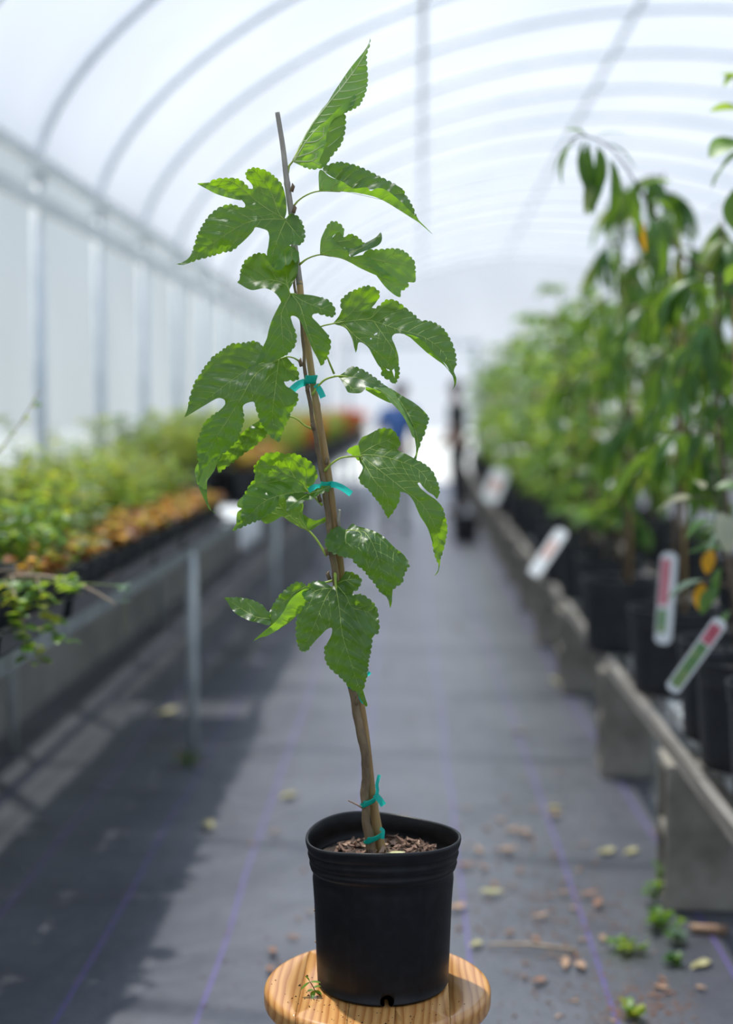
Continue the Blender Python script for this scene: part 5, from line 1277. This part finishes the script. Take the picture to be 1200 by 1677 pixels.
POT_S, SOIL_S = mesh_pot(.056, .045, .105, 24, .012)
POT_M, SOIL_M = mesh_pot(.085, .07, .16, 28, .02)
def bench_plant(name, label, group, nst, h, spread, geo, mats, weights, nleaf, seed, pot='s', lift=.3, stem='green_stem'):
    """small potted plant: several stems with leaves up their length"""
    r = random.Random(seed); root = empty(name); tag(root, label, 'potted plant', group)
    link('pot', POT_S if pot == 's' else POT_M, root); link('potting_mix', SOIL_S if pot == 's' else SOIL_M, root)
    z0 = .09 if pot == 's' else .135; m_ = MB(); pl = []; idx = []
    for s in range(nst):
        a = r.uniform(0, 6.28); out = r.uniform(.2, 1) * spread; hh = h * r.uniform(.65, 1.1)
        pts = [Vector((.02 * math.cos(a), .02 * math.sin(a), z0))]
        for k in range(1, 7):
            t = k / 6; pts.append(Vector((.02 * math.cos(a) + out * math.cos(a) * t ** 1.4, .02 * math.sin(a) + out * math.sin(a) * t ** 1.4, z0 + hh * t * (1 - .12 * t))))
        m_.tube(pts, [.0022 * (1 - .7 * k / 6) for k in range(7)], 5)
        for k in range(nleaf // nst):
            u = r.uniform(.12, 1) ** .8; f = u * 6; i = min(5, int(f)); q = pts[i].lerp(pts[i + 1], f - i); az = r.uniform(0, 6.28)
            d = Vector((math.cos(az), math.sin(az), r.uniform(-.25, .6) * lift * 2)); pl.append((q, basis(d, r.uniform(-.5, .5)), r.uniform(.6, 1.2))); idx.append(r.choices(range(len(mats)), weights)[0])
    m_.build('stems', M[stem], root)
    scatter_mesh('foliage', geo, pl, idx, [M[x] for x in mats], root)
    return root
SM = leaf_geo(.038, .010, .25, .25, 4); SM2 = leaf_geo(.055, .009, .35, .25, 4); RD = leaf_geo(.035, .014, .2, .2, 4)
protos = [
  (bench_plant('potted_herb', 'small pot of fine yellow-green leaves on the first bench', 'yellow-green pots on the first bench', 9, .34, .11, SM, ('lf_lime', 'lf_yellow', 'lf_olive'), (2, 5, 2), 160, 1), 'y'),
  (bench_plant('potted_herb', 'small pot of olive green upright stems on the first bench', 'olive green pots on the first bench', 9, .34, .09, SM2, ('lf_olive', 'lf_yellow', 'lf_lime'), (3, 2, 2), 140, 2), 'o'),
  (bench_plant('potted_herb', 'low bronze-leaved plant in a small pot on the first bench', 'bronze pots on the first bench', 9, .10, .085, RD, ('lf_bronze', 'lf_orange', 'lf_yellow'), (5, 1, 2), 110, 3), 'b'),
  (bench_plant('potted_herb', 'small pot of mid-green bushy leaves on the first bench', 'mid-green pots on the first bench', 10, .22, .11, SM, ('lf_mid', 'lf_lime', 'lf_yellow'), (3, 4, 1), 150, 4), 'm'),
  (bench_plant('potted_herb', 'tall thin yellow-flowering stems in a small pot on the first bench', 'tall yellow pots on the first bench', 7, .44, .12, SM, ('lf_yellow', 'lf_lime', 'lf_olive'), (3, 3, 2), 110, 5), 't'),
]
pick = {k: p for p, k in protos}; used = set()
def put(k, x, y, z=TZ + .004, s=1.0):
    p = pick[k]; rz = rt2.uniform(0, 6.28)
    if k not in used: used.add(k); p.location = (x, y, z); p.rotation_euler = (0, 0, rz); p.scale = (s,) * 3
    else: dup(p, (x, y, z), rz, s)
for kk in range(7):
    for i, dy in enumerate((-.195, -.065, .065, .195)):
        y = 2.60 + .575 * kk + dy; near = y < 3.6
        for j, x in enumerate((BFX - .035, BFX - .165, BFX - .335, BFX - .465)):
            if kk == 1 and j < 2: continue                      # this tray holds the arching shrub, the whip and the rosette
            if kk == 2 and j == 0 and i == 1: continue          # place of the leafy sprig
            if j == 0: k = 'b' if (int(y * 7) % 3 or not near) else 'm'
            elif j == 1: k = rt2.choice('bbmy' if y > 4 else 'bmm')
            elif j == 2: k = rt2.choice('myyo' if not near else 'mmoy')
            else: k = rt2.choice('yoty' if not near else 'omty')
            put(k, x + rt2.uniform(-.004, .004), y + rt2.uniform(-.004, .004), s=rt2.uniform(.88, 1.04))
put('m', BFX - .165, 2.98); put('b', BFX - .035, 3.36)

# second bench: black pots, shrubs and red flowers
q1 = bench_plant('potted_shrub', 'black pot of yellow-green shrub on the long far bench', 'yellow-green shrubs on the far bench', 10, .34, .105, SM, ('lf_yellow', 'lf_lime', 'lf_olive'), (3, 3, 2), 190, 11, 'm')
q2 = bench_plant('potted_shrub', 'black pot of mid-green shrub on the long far bench', 'mid-green shrubs on the far bench', 10, .30, .105, RD, ('lf_mid', 'lf_lime', 'lf_olive'), (3, 3, 2), 190, 12, 'm')
q3 = bench_plant('potted_flower', 'black pot of red flowers on the long far bench', 'red flowers on the far bench', 10, .30, .10, RD, ('petal_red', 'lf_mid', 'lf_lime'), (7, 1, 1), 230, 13, 'm')
q4 = bench_plant('potted_shrub', 'black pot of bronze foliage on the long far bench', 'bronze shrubs on the far bench', 10, .16, .10, RD, ('lf_bronze', 'lf_orange', 'lf_yellow'), (4, 1, 2), 150, 14, 'm')
first = {}
def put2(p, x, y, s):
    zb = BZ + (.0075 if y < 7.75 else .004)      # the first pots stand on the white sheet
    if p.name not in first: first[p.name] = 1; p.location = (x, y, zb); p.scale = (s,) * 3
    else: dup(p, (x, y, zb), rt2.uniform(0, 6.28), s)
for y in [6.85 + .255 * k for k in range(65)]:
    for j, x in enumerate((BFX - .09, BFX - .33, BFX - .57)):
        if j == 0 and y < 7.7: continue
        if (11.8 < y < 13.6 or 17 < y) and j < 2: p = q3 if rt2.random() < .75 else rt2.choice((q1, q2))
        elif y < 9.5 and j == 0: p = rt2.choice((q4, q4, q1))
        else: p = rt2.choice((q1, q1, q2))
        put2(p, x + rt2.uniform(-.012, .012), y + rt2.uniform(-.02, .02), rt2.uniform(1.0, 1.2) * (1.12 if p is q3 and y > 17 else 1))

# white sheet folded over the front edge of the second bench
m_ = MB(); rows = []; ws = random.Random(2)
prof = [(-.34, .0), (-.20, .0), (-.05, .0), (.022, .0), (.034, -.012), (.038, -.05), (.040, -.11), (.044, -.165)]
for k in range(19):
    y = 6.72 + .05 * k; rows.append([(BFX + dx + (.010 * math.sin(k * 1.3) * max(0, -dz * 6)), y, BZ + .006 + dz + (.02 * math.sin(k * .7) if j == 7 else 0)) for j, (dx, dz) in enumerate(prof)])
for r_ in rows: m_.v += r_
for k in range(18):
    for j in range(7): a_ = k * 8 + j; m_.f.append((a_, a_ + 1, a_ + 9, a_ + 8))
o = m_.build('white_sheet', M['white_tub']); sm = o.modifiers.new('thickness', 'SOLIDIFY'); sm.thickness = .003
tag(o, 'white plastic sheet folded over the front edge of the second seedling bench', 'sheet')

# ---- plants that reach out at the near end of the first bench
def px3(seq): return [P(a, b, c_) for a, b, c_ in seq]
rr3 = random.Random(15)
def along(pts, n, mats, sc, u0=.1, spread=1.0, down=0.0):
    q = catmull([tuple(p) for p in pts], .01); out = []
    for k in range(n):
        i = int((u0 + (1 - u0) * (k + rr3.random()) / n) * (len(q) - 1)); az = rr3.uniform(0, 6.28)
        out.append((Vector(q[i]), (math.cos(az) * spread, math.sin(az) * spread, rr3.uniform(-.3, .6) - down), rr3.uniform(.7, 1.25) * sc, rr3.choice(mats), rr3.uniform(-.5, .5)))
    return out
# arching bare branch with leafy trailing shoots
b0 = Vector((BFX - .10, 3.16, TZ + .004))
br = px3([(-60, 960, 3.15), (20, 944, 3.12), (90, 946, 3.08), (140, 962, 3.06), (190, 990, 3.05)])
root = empty('arching_shrub', tuple(b0)); tag(root, 'shrub with arching bare branches trailing bright green shoots over the bench edge', 'shrub')
def add_stem(root, pts, rad, mat='tan_stem', name='branch'):
    L0 = root.location; q = catmull([tuple(p - L0) for p in pts], .01); n = len(q)
    m_ = MB(); m_.tube([Vector(a) for a in q], [rad * (1 - .65 * i / n) for i in range(n)], 7); return m_.build(name, M[mat], root)
def add_leaves(root, lv, geoargs, key):
    for (p, d, s, mt, roll) in lv:
        o = link('leaf', leaf_mesh((key, geoargs), mt, *geoargs), root)
        o.matrix_local = Matrix.Translation(Vector(p) - root.location) @ basis(d, roll).to_4x4() @ Matrix.Scale(s, 4)
link('pot', POT_M, root); link('potting_mix', SOIL_M, root)
add_stem(root, [b0 + Vector((0, 0, .13))] + br, .0062)
add_stem(root, px3([(-50, 960, 3.15), (0, 935, 3.1), (60, 940, 3.02), (150, 985, 2.98)])[:3], .004)
tr = [px3([(60, 945, 3.1), (70, 980, 3.02), (95, 1040, 2.98), (120, 1052, 2.98)]), px3([(20, 944, 3.1), (30, 1000, 3.0), (60, 1070, 2.97), (90, 1090, 2.97)]), px3([(90, 946, 3.08), (110, 955, 3.03), (135, 975, 3.0)]), px3([(-20, 960, 3.1), (10, 955, 3.04), (34, 1000, 3.0), (40, 1050, 2.98), (46, 1092, 2.97)])]
for t in tr: add_stem(root, t, .0022)
GA = (.026, .0085, .2, .25, 5)
for t, n in zip(tr, (34, 46, 22, 20)): add_leaves(root, along(t, n, ('lf_lime', 'lf_lime', 'lf_yellow', 'lf_mid'), 1.35, .2), GA, 'shoot')
# upright sprig with paired leaves
b1 = Vector((BFX - .035, 3.685, TZ + .004))
root = empty('leafy_sprig', tuple(b1)); tag(root, 'upright sprig with paired pale green leaves standing in front of the bronze plants', 'potted plant')
link('pot', POT_S, root); link('potting_mix', SOIL_S, root)
st = [b1 + Vector((0, 0, .09)), P(149, 880, 3.7), P(147, 830, 3.7), P(145, 775, 3.7)]; add_stem(root, st, .003, 'green_stem', 'stem')
lv = []
for k in range(9):
    t = k / 8; p = P(149 - 4 * t, 895 - 120 * t, 3.7)
    for s in (-1, 1): lv.append((p, (s * .9, rr3.uniform(-.5, .2), .45 - .2 * t), 1.25 - .4 * t, 'lf_grey' if k % 3 == 0 else 'lf_mid', s * .2))
    lv.append((p, (rr3.uniform(-.3, .3), -.9, .4), 1.0 - .3 * t, 'lf_mid', 0))
add_leaves(root, lv, (.045, .010, .3, .3, 5), 'sprig')
# thin whip with few leaves
b2 = Vector((BFX - .16, 3.335, TZ + .004))
root = empty('whip_plant', tuple(b2)); tag(root, 'thin arching whip with tiny pale leaves leaning towards the aisle', 'potted plant')
link('pot', POT_S, root); link('potting_mix', SOIL_S, root)
wp = px3([(-60, 830, 3.2), (0, 738, 3.15), (30, 698, 3.12), (66, 638, 3.1)]); add_stem(root, [b2 + Vector((0, 0, .09))] + wp, .0028, 'tan_stem', 'stem')
add_leaves(root, along(wp, 16, ('lf_lime', 'lf_yellow'), .9, .3), (.022, .006, .2, .25, 5), 'whip')
# small grey-green rosette on a drooping stalk
b3 = Vector((BFX - .05, 2.965, TZ + .004))
root = empty('trailing_rosette', tuple(b3)); tag(root, 'drooping stalk ending in a grey-green leaf rosette below the bench edge', 'potted plant')
link('pot', POT_S, root); link('potting_mix', SOIL_S, root)
dp = [b3 + Vector((0, 0, .09)), b3 + Vector((.05, 0, .15)), P(195, 960, 2.98), P(203, 975, 2.98), P(205, 1040, 2.98)]
add_stem(root, dp, .002, 'green_stem', 'stem')
lv = [(P(202, 962, 2.98), (math.cos(a), math.sin(a) * .8, .5 * math.sin(a * 2) + .2), .9, 'lf_grey', 0) for a in np.arange(0, 6.28, .7)] + [(P(204, 985, 2.98), (math.cos(a), math.sin(a) * .8, .1), .7, 'lf_grey', 0) for a in np.arange(.3, 6.28, .9)]
add_leaves(root, lv, (.024, .006, .2, .25, 5), 'rosette')

# ------------------------------------------------------------------ litter on the cloth
M['dry_a'] = mat_simple('fallen_leaf_tan', (.25, .14, .085), (.42, .27, .17), 40, .7)
M['dry_b'] = mat_simple('fallen_leaf_brown', (.14, .07, .045), (.27, .14, .085), 40, .75)
M['dry_c'] = mat_simple('fallen_leaf_yellow', (.27, .25, .11), (.38, .35, .17), 40, .6)
fl = []
for s, mt in enumerate(('dry_a', 'dry_b', 'dry_a', 'dry_b', 'dry_c')):
    v, f = leaf_geo(.055 + .006 * s, .010 + .002 * s, -.15 + .05 * s, .5, 6, .2); v[:, 2] += .006
    m_ = MB(); m_.add(v.tolist(), f); fl.append(m_.mesh('fallen_leaf', M[mt]))
def floor_at(px, py):
    d = CAM_M @ Vector(((px - 600) / F_PX, -(py - 838.5) / F_PX, -1)); t = -CAM_H / d.z
    return Vector((d.x * t, d.y * t, 0))
rf2 = random.Random(33)
spots = [(765, 1485, 0, 1.5), (790, 1400, 0, 1.1), (815, 1395, 2, 1.1), (850, 1360, 0, 1.2), (870, 1365, 2, 1.1), (920, 1335, 0, 1.5), (830, 1345, 0, 1.0), (895, 1328, 4, 1.0), (1065, 1368, 1, 1.2), (870, 1505, 0, 1.0), (925, 1590, 0, 1.1), (945, 1578, 2, 1.0), (895, 1605, 1, 1.0), (860, 1200, 4, 1.0), (1010, 1395, 4, 1.0), (1045, 1393, 4, .9), (785, 1465, 4, 1.0), (790, 1545, 4, .8), (445, 1555, 1, 1.0), (440, 1585, 1, .9), (905, 1115, 4, 1.5), (780, 1420, 1, 1.3), (950, 1470, 1, 1.0), (975, 1490, 1, 1.1), (1165, 1578, 4, 1.0), (460, 1310, 4, 1.2), (440, 1365, 0, 1.0), (335, 1350, 4, 1.2), (295, 1165, 4, 1.8), (975, 1215, 1, .9), (740, 1030, 1, 1.2)]
for k in range(85):
    c_ = rf2.random()
    if c_ < .45: p = (rf2.gauss(860, 70), rf2.gauss(1370, 45))
    elif c_ < .7: p = (rf2.gauss(920, 60), rf2.gauss(1520, 50))
    elif c_ < .85: p = (rf2.gauss(1030, 60), rf2.gauss(1640, 25))
    else: p = (rf2.uniform(300, 900), rf2.uniform(1050, 1600))
    if p[1] > 1000: spots.append((p[0], p[1], rf2.choice((0, 1, 1, 1, 2, 3)), rf2.uniform(.25, .75)))
for (x, yy, m, s) in spots:
    o = link('fallen_leaf', fl[m]); o.location = floor_at(x, yy); o.rotation_euler = (rf2.uniform(-.1, .1), rf2.uniform(-.1, .1), rf2.uniform(0, 6.28)); o.scale = (s * .85,) * 3
    tag(o, {'dry_a': 'curled tan fallen leaf on the dark ground cloth', 'dry_b': 'dark brown fallen leaf on the dark ground cloth', 'dry_c': 'yellowish fallen leaf on the dark ground cloth'}[('dry_a', 'dry_b', 'dry_a', 'dry_b', 'dry_c')[m]], 'leaf', ('tan fallen leaves', 'brown fallen leaves', 'tan fallen leaves', 'brown fallen leaves', 'yellow fallen leaves')[m])
m_ = MB(); a, b = floor_at(800, 1550), floor_at(945, 1562); m_.tube([a + Vector((0, 0, .006)), a.lerp(b, .5) + Vector((0, .01, .010)), b + Vector((0, 0, .007))], [.003, .005, .006], 7)
tag(m_.build('twig', M['tan_stem']), 'long tan twig lying on the ground cloth near the stool', 'twig')
m_ = MB(); a, b = floor_at(1130, 1527), floor_at(1190, 1532); m_.tube([a + Vector((0, 0, .012)), b + Vector((0, 0, .014))], [.011, .013], 8)
tag(m_.build('bark_piece', M['dry_a']), 'reddish piece of bark at the foot of a concrete block', 'bark')
# low weeds growing through the cloth
def weed(px, py, n, rad, h, label, seed, mats=('lf_lime', 'lf_mid')):
    r = random.Random(seed); c_ = floor_at(px, py); root = empty('weed', tuple(c_)); tag(root, label, 'weed')
    m_ = MB(); lv = []
    for s in range(max(4, n // 7)):
        a = r.uniform(0, 6.28); q = r.uniform(.2, 1) * rad; e = Vector((q * math.cos(a), q * math.sin(a), h * r.uniform(.3, 1)))
        m_.tube([(0, 0, 0), (e.x * .5, e.y * .5, e.z * .7), tuple(e)], [.0016, .0014, .0008], 5)
        for k in range(7): t = r.uniform(.3, 1); lv.append((c_ + e * t, (r.uniform(-1, 1), r.uniform(-1, 1), r.uniform(0, .8)), r.uniform(.6, 1.2), r.choice(mats), 0))
    m_.build('stems', M['green_stem'], root); add_leaves(root, lv, (.026, .010, .2, .25, 4), 'weed')
weed(1073, 1480, 40, .032, .10, 'bright green weed climbing the corner of a concrete block', 1)
weed(1070, 1518, 50, .075, .05, 'spreading green weed on the cloth in front of a concrete block', 2)
weed(1030, 1560, 45, .07, .03, 'flat clump of moss-green weed crossing a purple stripe', 3, ('lf_lime', 'lf_olive'))
weed(1108, 1583, 30, .045, .03, 'small dark green weed clump between the two flat weeds', 4, ('lf_mid', 'lf_dark'))
weed(1115, 1545, 14, .03, .04, 'tiny grey-green weed beside the reddish bark', 5, ('lf_grey', 'lf_mid'))
weed(1040, 1668, 14, .03, .03, 'yellow-green weed sprout among bark crumbs', 6, ('lf_yellow', 'lf_lime'))
weed(312, 1253, 60, .12, .05, 'low dark weed at the foot of the bench leg', 7, ('lf_dark', 'lf_mid', 'lf_bronze'))
# crumbs of bark swept along the aisle
mb = MB(); rc = random.Random(41)
for k in range(900):
    c_ = rc.random()
    if c_ < .4: p = floor_at(rc.gauss(900, 90), rc.gauss(1500, 45))
    elif c_ < .7: p = floor_at(rc.gauss(1040, 70), rc.gauss(1640, 25))
    else: p = floor_at(rc.uniform(320, 1100), rc.uniform(1150, 1676))
    if p.x > BX - .02: continue
    s = rc.uniform(.002, .006); a = rc.uniform(0, 3.14); u = Vector((math.cos(a), math.sin(a), 0)) * s; w = Vector((-math.sin(a), math.cos(a), 0)) * s * .5
    mb.add([p - u - w, p + u - w, p + u + w, p - u + w, p + Vector((0, 0, s * .6))], [(0, 1, 4), (1, 2, 4), (2, 3, 4), (3, 0, 4)])
tag(mb.build('bark_crumbs', M['dry_b'], smooth=False), 'fine brown bark crumbs scattered over the ground cloth', 'litter', kind='stuff')

# ------------------------------------------------------------------ people far down the aisle
M['skin'] = mat_simple('skin', (.30, .15, .095), (.36, .19, .125), 12, .55)
M['shirt_blue'] = mat_simple('blue_shirt', (.05, .12, .32), (.08, .17, .42), 8, .85, .2, 30)
M['trousers_pale'] = mat_simple('pale_trousers', (.42, .42, .40), (.5, .5, .48), 8, .85)
M['shirt_dark'] = mat_simple('dark_shirt', (.012, .017, .014), (.028, .035, .03), 8, .85)
M['trousers_dark'] = mat_simple('black_trousers', (.008, .008, .01), (.016, .016, .02), 8, .85)
M['hair'] = mat_simple('dark_hair', (.02, .012, .008), (.045, .025, .016), 40, .6)
M['cap'] = mat_simple('grey_cap', (.16, .17, .2), (.22, .23, .26), 10, .8)
M['shoe'] = mat_simple('dark_shoes', (.02, .018, .016), (.04, .035, .03), 10, .6)
def skin_mesh(name, nodes, edges, mat, parent, root=0, sub=2):
    me = bpy.data.meshes.new(name); me.from_pydata([n_[0] for n_ in nodes], edges, []); o = link(name, me, parent)
    sk = o.modifiers.new('skin', 'SKIN'); sk.use_smooth_shade = True
    sv = me.skin_vertices[0].data
    for i, n_ in enumerate(nodes): sv[i].radius = (n_[1], n_[2] if len(n_) > 2 else n_[1])
    sv[root].use_root = True
    ss = o.modifiers.new('sub', 'SUBSURF'); ss.levels = sub; ss.render_levels = sub
    me.materials.append(mat); return o
def person(loc, rz, label, shirt, trousers, head_cover, bend=0.0, h=1.0):
    root = empty('person', loc, rz); tag(root, label, 'person'); root.scale = (h,) * 3
    def B(x, y, z):               # lean forward from the hips (towards -y)
        if z <= .95: return (x, y, z)
        dz = z - .95; return (x, y - dz * math.sin(bend), .95 + dz * math.cos(bend))
    nodes = [(B(0, 0, .97), .115, .09), (B(0, .0, 1.12), .115, .085), (B(0, -.005, 1.32), .135, .095), (B(0, 0, 1.43), .075, .06), (B(0, -.01, 1.50), .05), (B(0, -.015, 1.55), .055, .06), (B(0, -.02, 1.63), .072, .088), (B(0, -.01, 1.70), .062, .078)]
    edges = [(i, i + 1) for i in range(7)]
    for s in (-1, 1):
        k = len(nodes); nodes += [((s * .09, 0, .90), .085), ((s * .10, -.01, .50), .056), ((s * .10, .015, .28), .05), ((s * .10, .02, .09), .036), ((s * .105, -.05, .035), .036, .03), ((s * .11, -.13, .025), .03, .02)]
        edges += [(0, k)] + [(k + i, k + i + 1) for i in range(5)]
        k = len(nodes); nodes += [(B(s * .17, 0, 1.39), .052), (B(s * .23, -.01, 1.12), .040), (B(s * .21, -.14, .96), .034), (B(s * .19, -.22, .92), .024, .03), (B(s * .185, -.27, .90), .030, .018)]
        edges += [(2, k)] + [(k + i, k + i + 1) for i in range(4)]; hnd = k + 4; hp = Vector(nodes[hnd][0])
        for j in range(4):
            k = len(nodes); b = hp + Vector(((j - 1.5) * .016, -.03, 0)); nodes += [(tuple(b), .009), (tuple(b + Vector((0, -.032, -.012))), .008), (tuple(b + Vector((0, -.05, -.036))), .007)]
            edges += [(hnd, k), (k, k + 1), (k + 1, k + 2)]
        k = len(nodes); b = hp + Vector((-s * .03, -.005, -.004)); nodes += [(tuple(b), .010), (tuple(b + Vector((-s * .012, -.03, -.012))), .008)]; edges += [(hnd - 1, k), (k, k + 1)]
    body = skin_mesh('body', nodes, edges, M['skin'], root)
    # face: nose, ears, eyes, mouth
    hd = Vector(B(0, -.02, 1.63)); m_ = MB(); m_.tube([hd + Vector((0, -.083, .018)), hd + Vector((0, -.105, -.012)), hd + Vector((0, -.085, -.022))], [.007, .012, .008], 8); m_.build('nose', M['skin'], body)
    for s in (-1, 1):
        m_ = MB(); m_.tube([hd + Vector((s * .074, .01, .022)), hd + Vector((s * .084, .014, 0)), hd + Vector((s * .074, .008, -.025))], [.008, .013, .007], 8); m_.build('ear', M['skin'], body)
        m_ = MB(); m_.lathe([(.0005, -.008), (.008, -.004), (.010, 0), (.008, .004), (.0005, .008)], 10, tuple(hd + Vector((s * .03, -.079, .012)))); m_.build('eye', M['hair'], body)
    m_ = MB(); m_.tube([hd + Vector((-.022, -.076, -.045)), hd + Vector((0, -.084, -.046)), hd + Vector((.022, -.076, -.045))], [.003, .006, .003], 6); m_.build('mouth', M['tag_red'], body)
    n2 = [(B(0, 0, .90), .135, .112), (B(0, 0, 1.12), .132, .105), (B(0, -.005, 1.32), .155, .115), (B(0, 0, 1.44), .085, .07)]; e2 = [(0, 1), (1, 2), (2, 3)]
    for s in (-1, 1): k = len(n2); n2 += [(B(s * .175, 0, 1.39), .070), (B(s * .235, -.01, 1.16), .060)]; e2 += [(2, k), (k, k + 1)]
    skin_mesh('shirt', n2, e2, shirt, root)
    n3 = [((0, 0, .96), .128, .105)]; e3 = []
    for s in (-1, 1): k = len(n3); n3 += [((s * .09, 0, .86), .098), ((s * .10, -.01, .50), .075), ((s * .10, .015, .28), .068), ((s * .10, .02, .08), .062)]; e3 += [(0, k), (k, k + 1), (k + 1, k + 2), (k + 2, k + 3)]
    skin_mesh('trousers', n3, e3, trousers, root)
    for s in (-1, 1): skin_mesh('shoe', [((s * .10, .05, .05), .05, .045), ((s * .105, -.05, .04), .048, .036), ((s * .11, -.16, .03), .04, .026)], [(0, 1), (1, 2)], M['shoe'], root)
    if head_cover == 'cap':
        m_ = MB(); m_.lathe([(.092, 0), (.094, .03), (.080, .065), (.045, .088), (.0005, .094)], 24, tuple(hd + Vector((0, .01, .035)))); m_.build('cap', M['cap'], root)
        m_ = MB(); m_.box(tuple(hd + Vector((-.06, -.155, .033))), tuple(hd + Vector((.06, -.06, .042)))); m_.build('cap_peak', M['cap'], root)
    else:
        m_ = MB(); m_.lathe([(.086, -.05), (.096, -.01), (.098, .03), (.084, .07), (.05, .092), (.0005, .10)], 24, tuple(hd + Vector((0, .028, .02)))); m_.build('hair', M['hair'], root)
    return root
pb = P(648, 700, 15.6); person((pb.x, 15.6, 0), 2.9, 'person in a blue shirt and grey cap standing in the aisle by the far bench', M['shirt_blue'], M['trousers_pale'], 'cap', .30, .95)
pd = P(748, 700, 18.2); person((pd.x + .02, 18.2, 0), -1.9, 'person in dark clothes standing beside the row of potted trees', M['shirt_dark'], M['trousers_dark'], 'hair', .05, .98)
# spare pot standing on the cloth in the aisle
o = empty('nursery_pot', tuple(floor_at(762, 888))); tag(o, 'black nursery pot standing on the cloth at the edge of the aisle', 'pot'); link('pot_body', BIG_POT, o); link('potting_mix', BIG_SOIL, o)
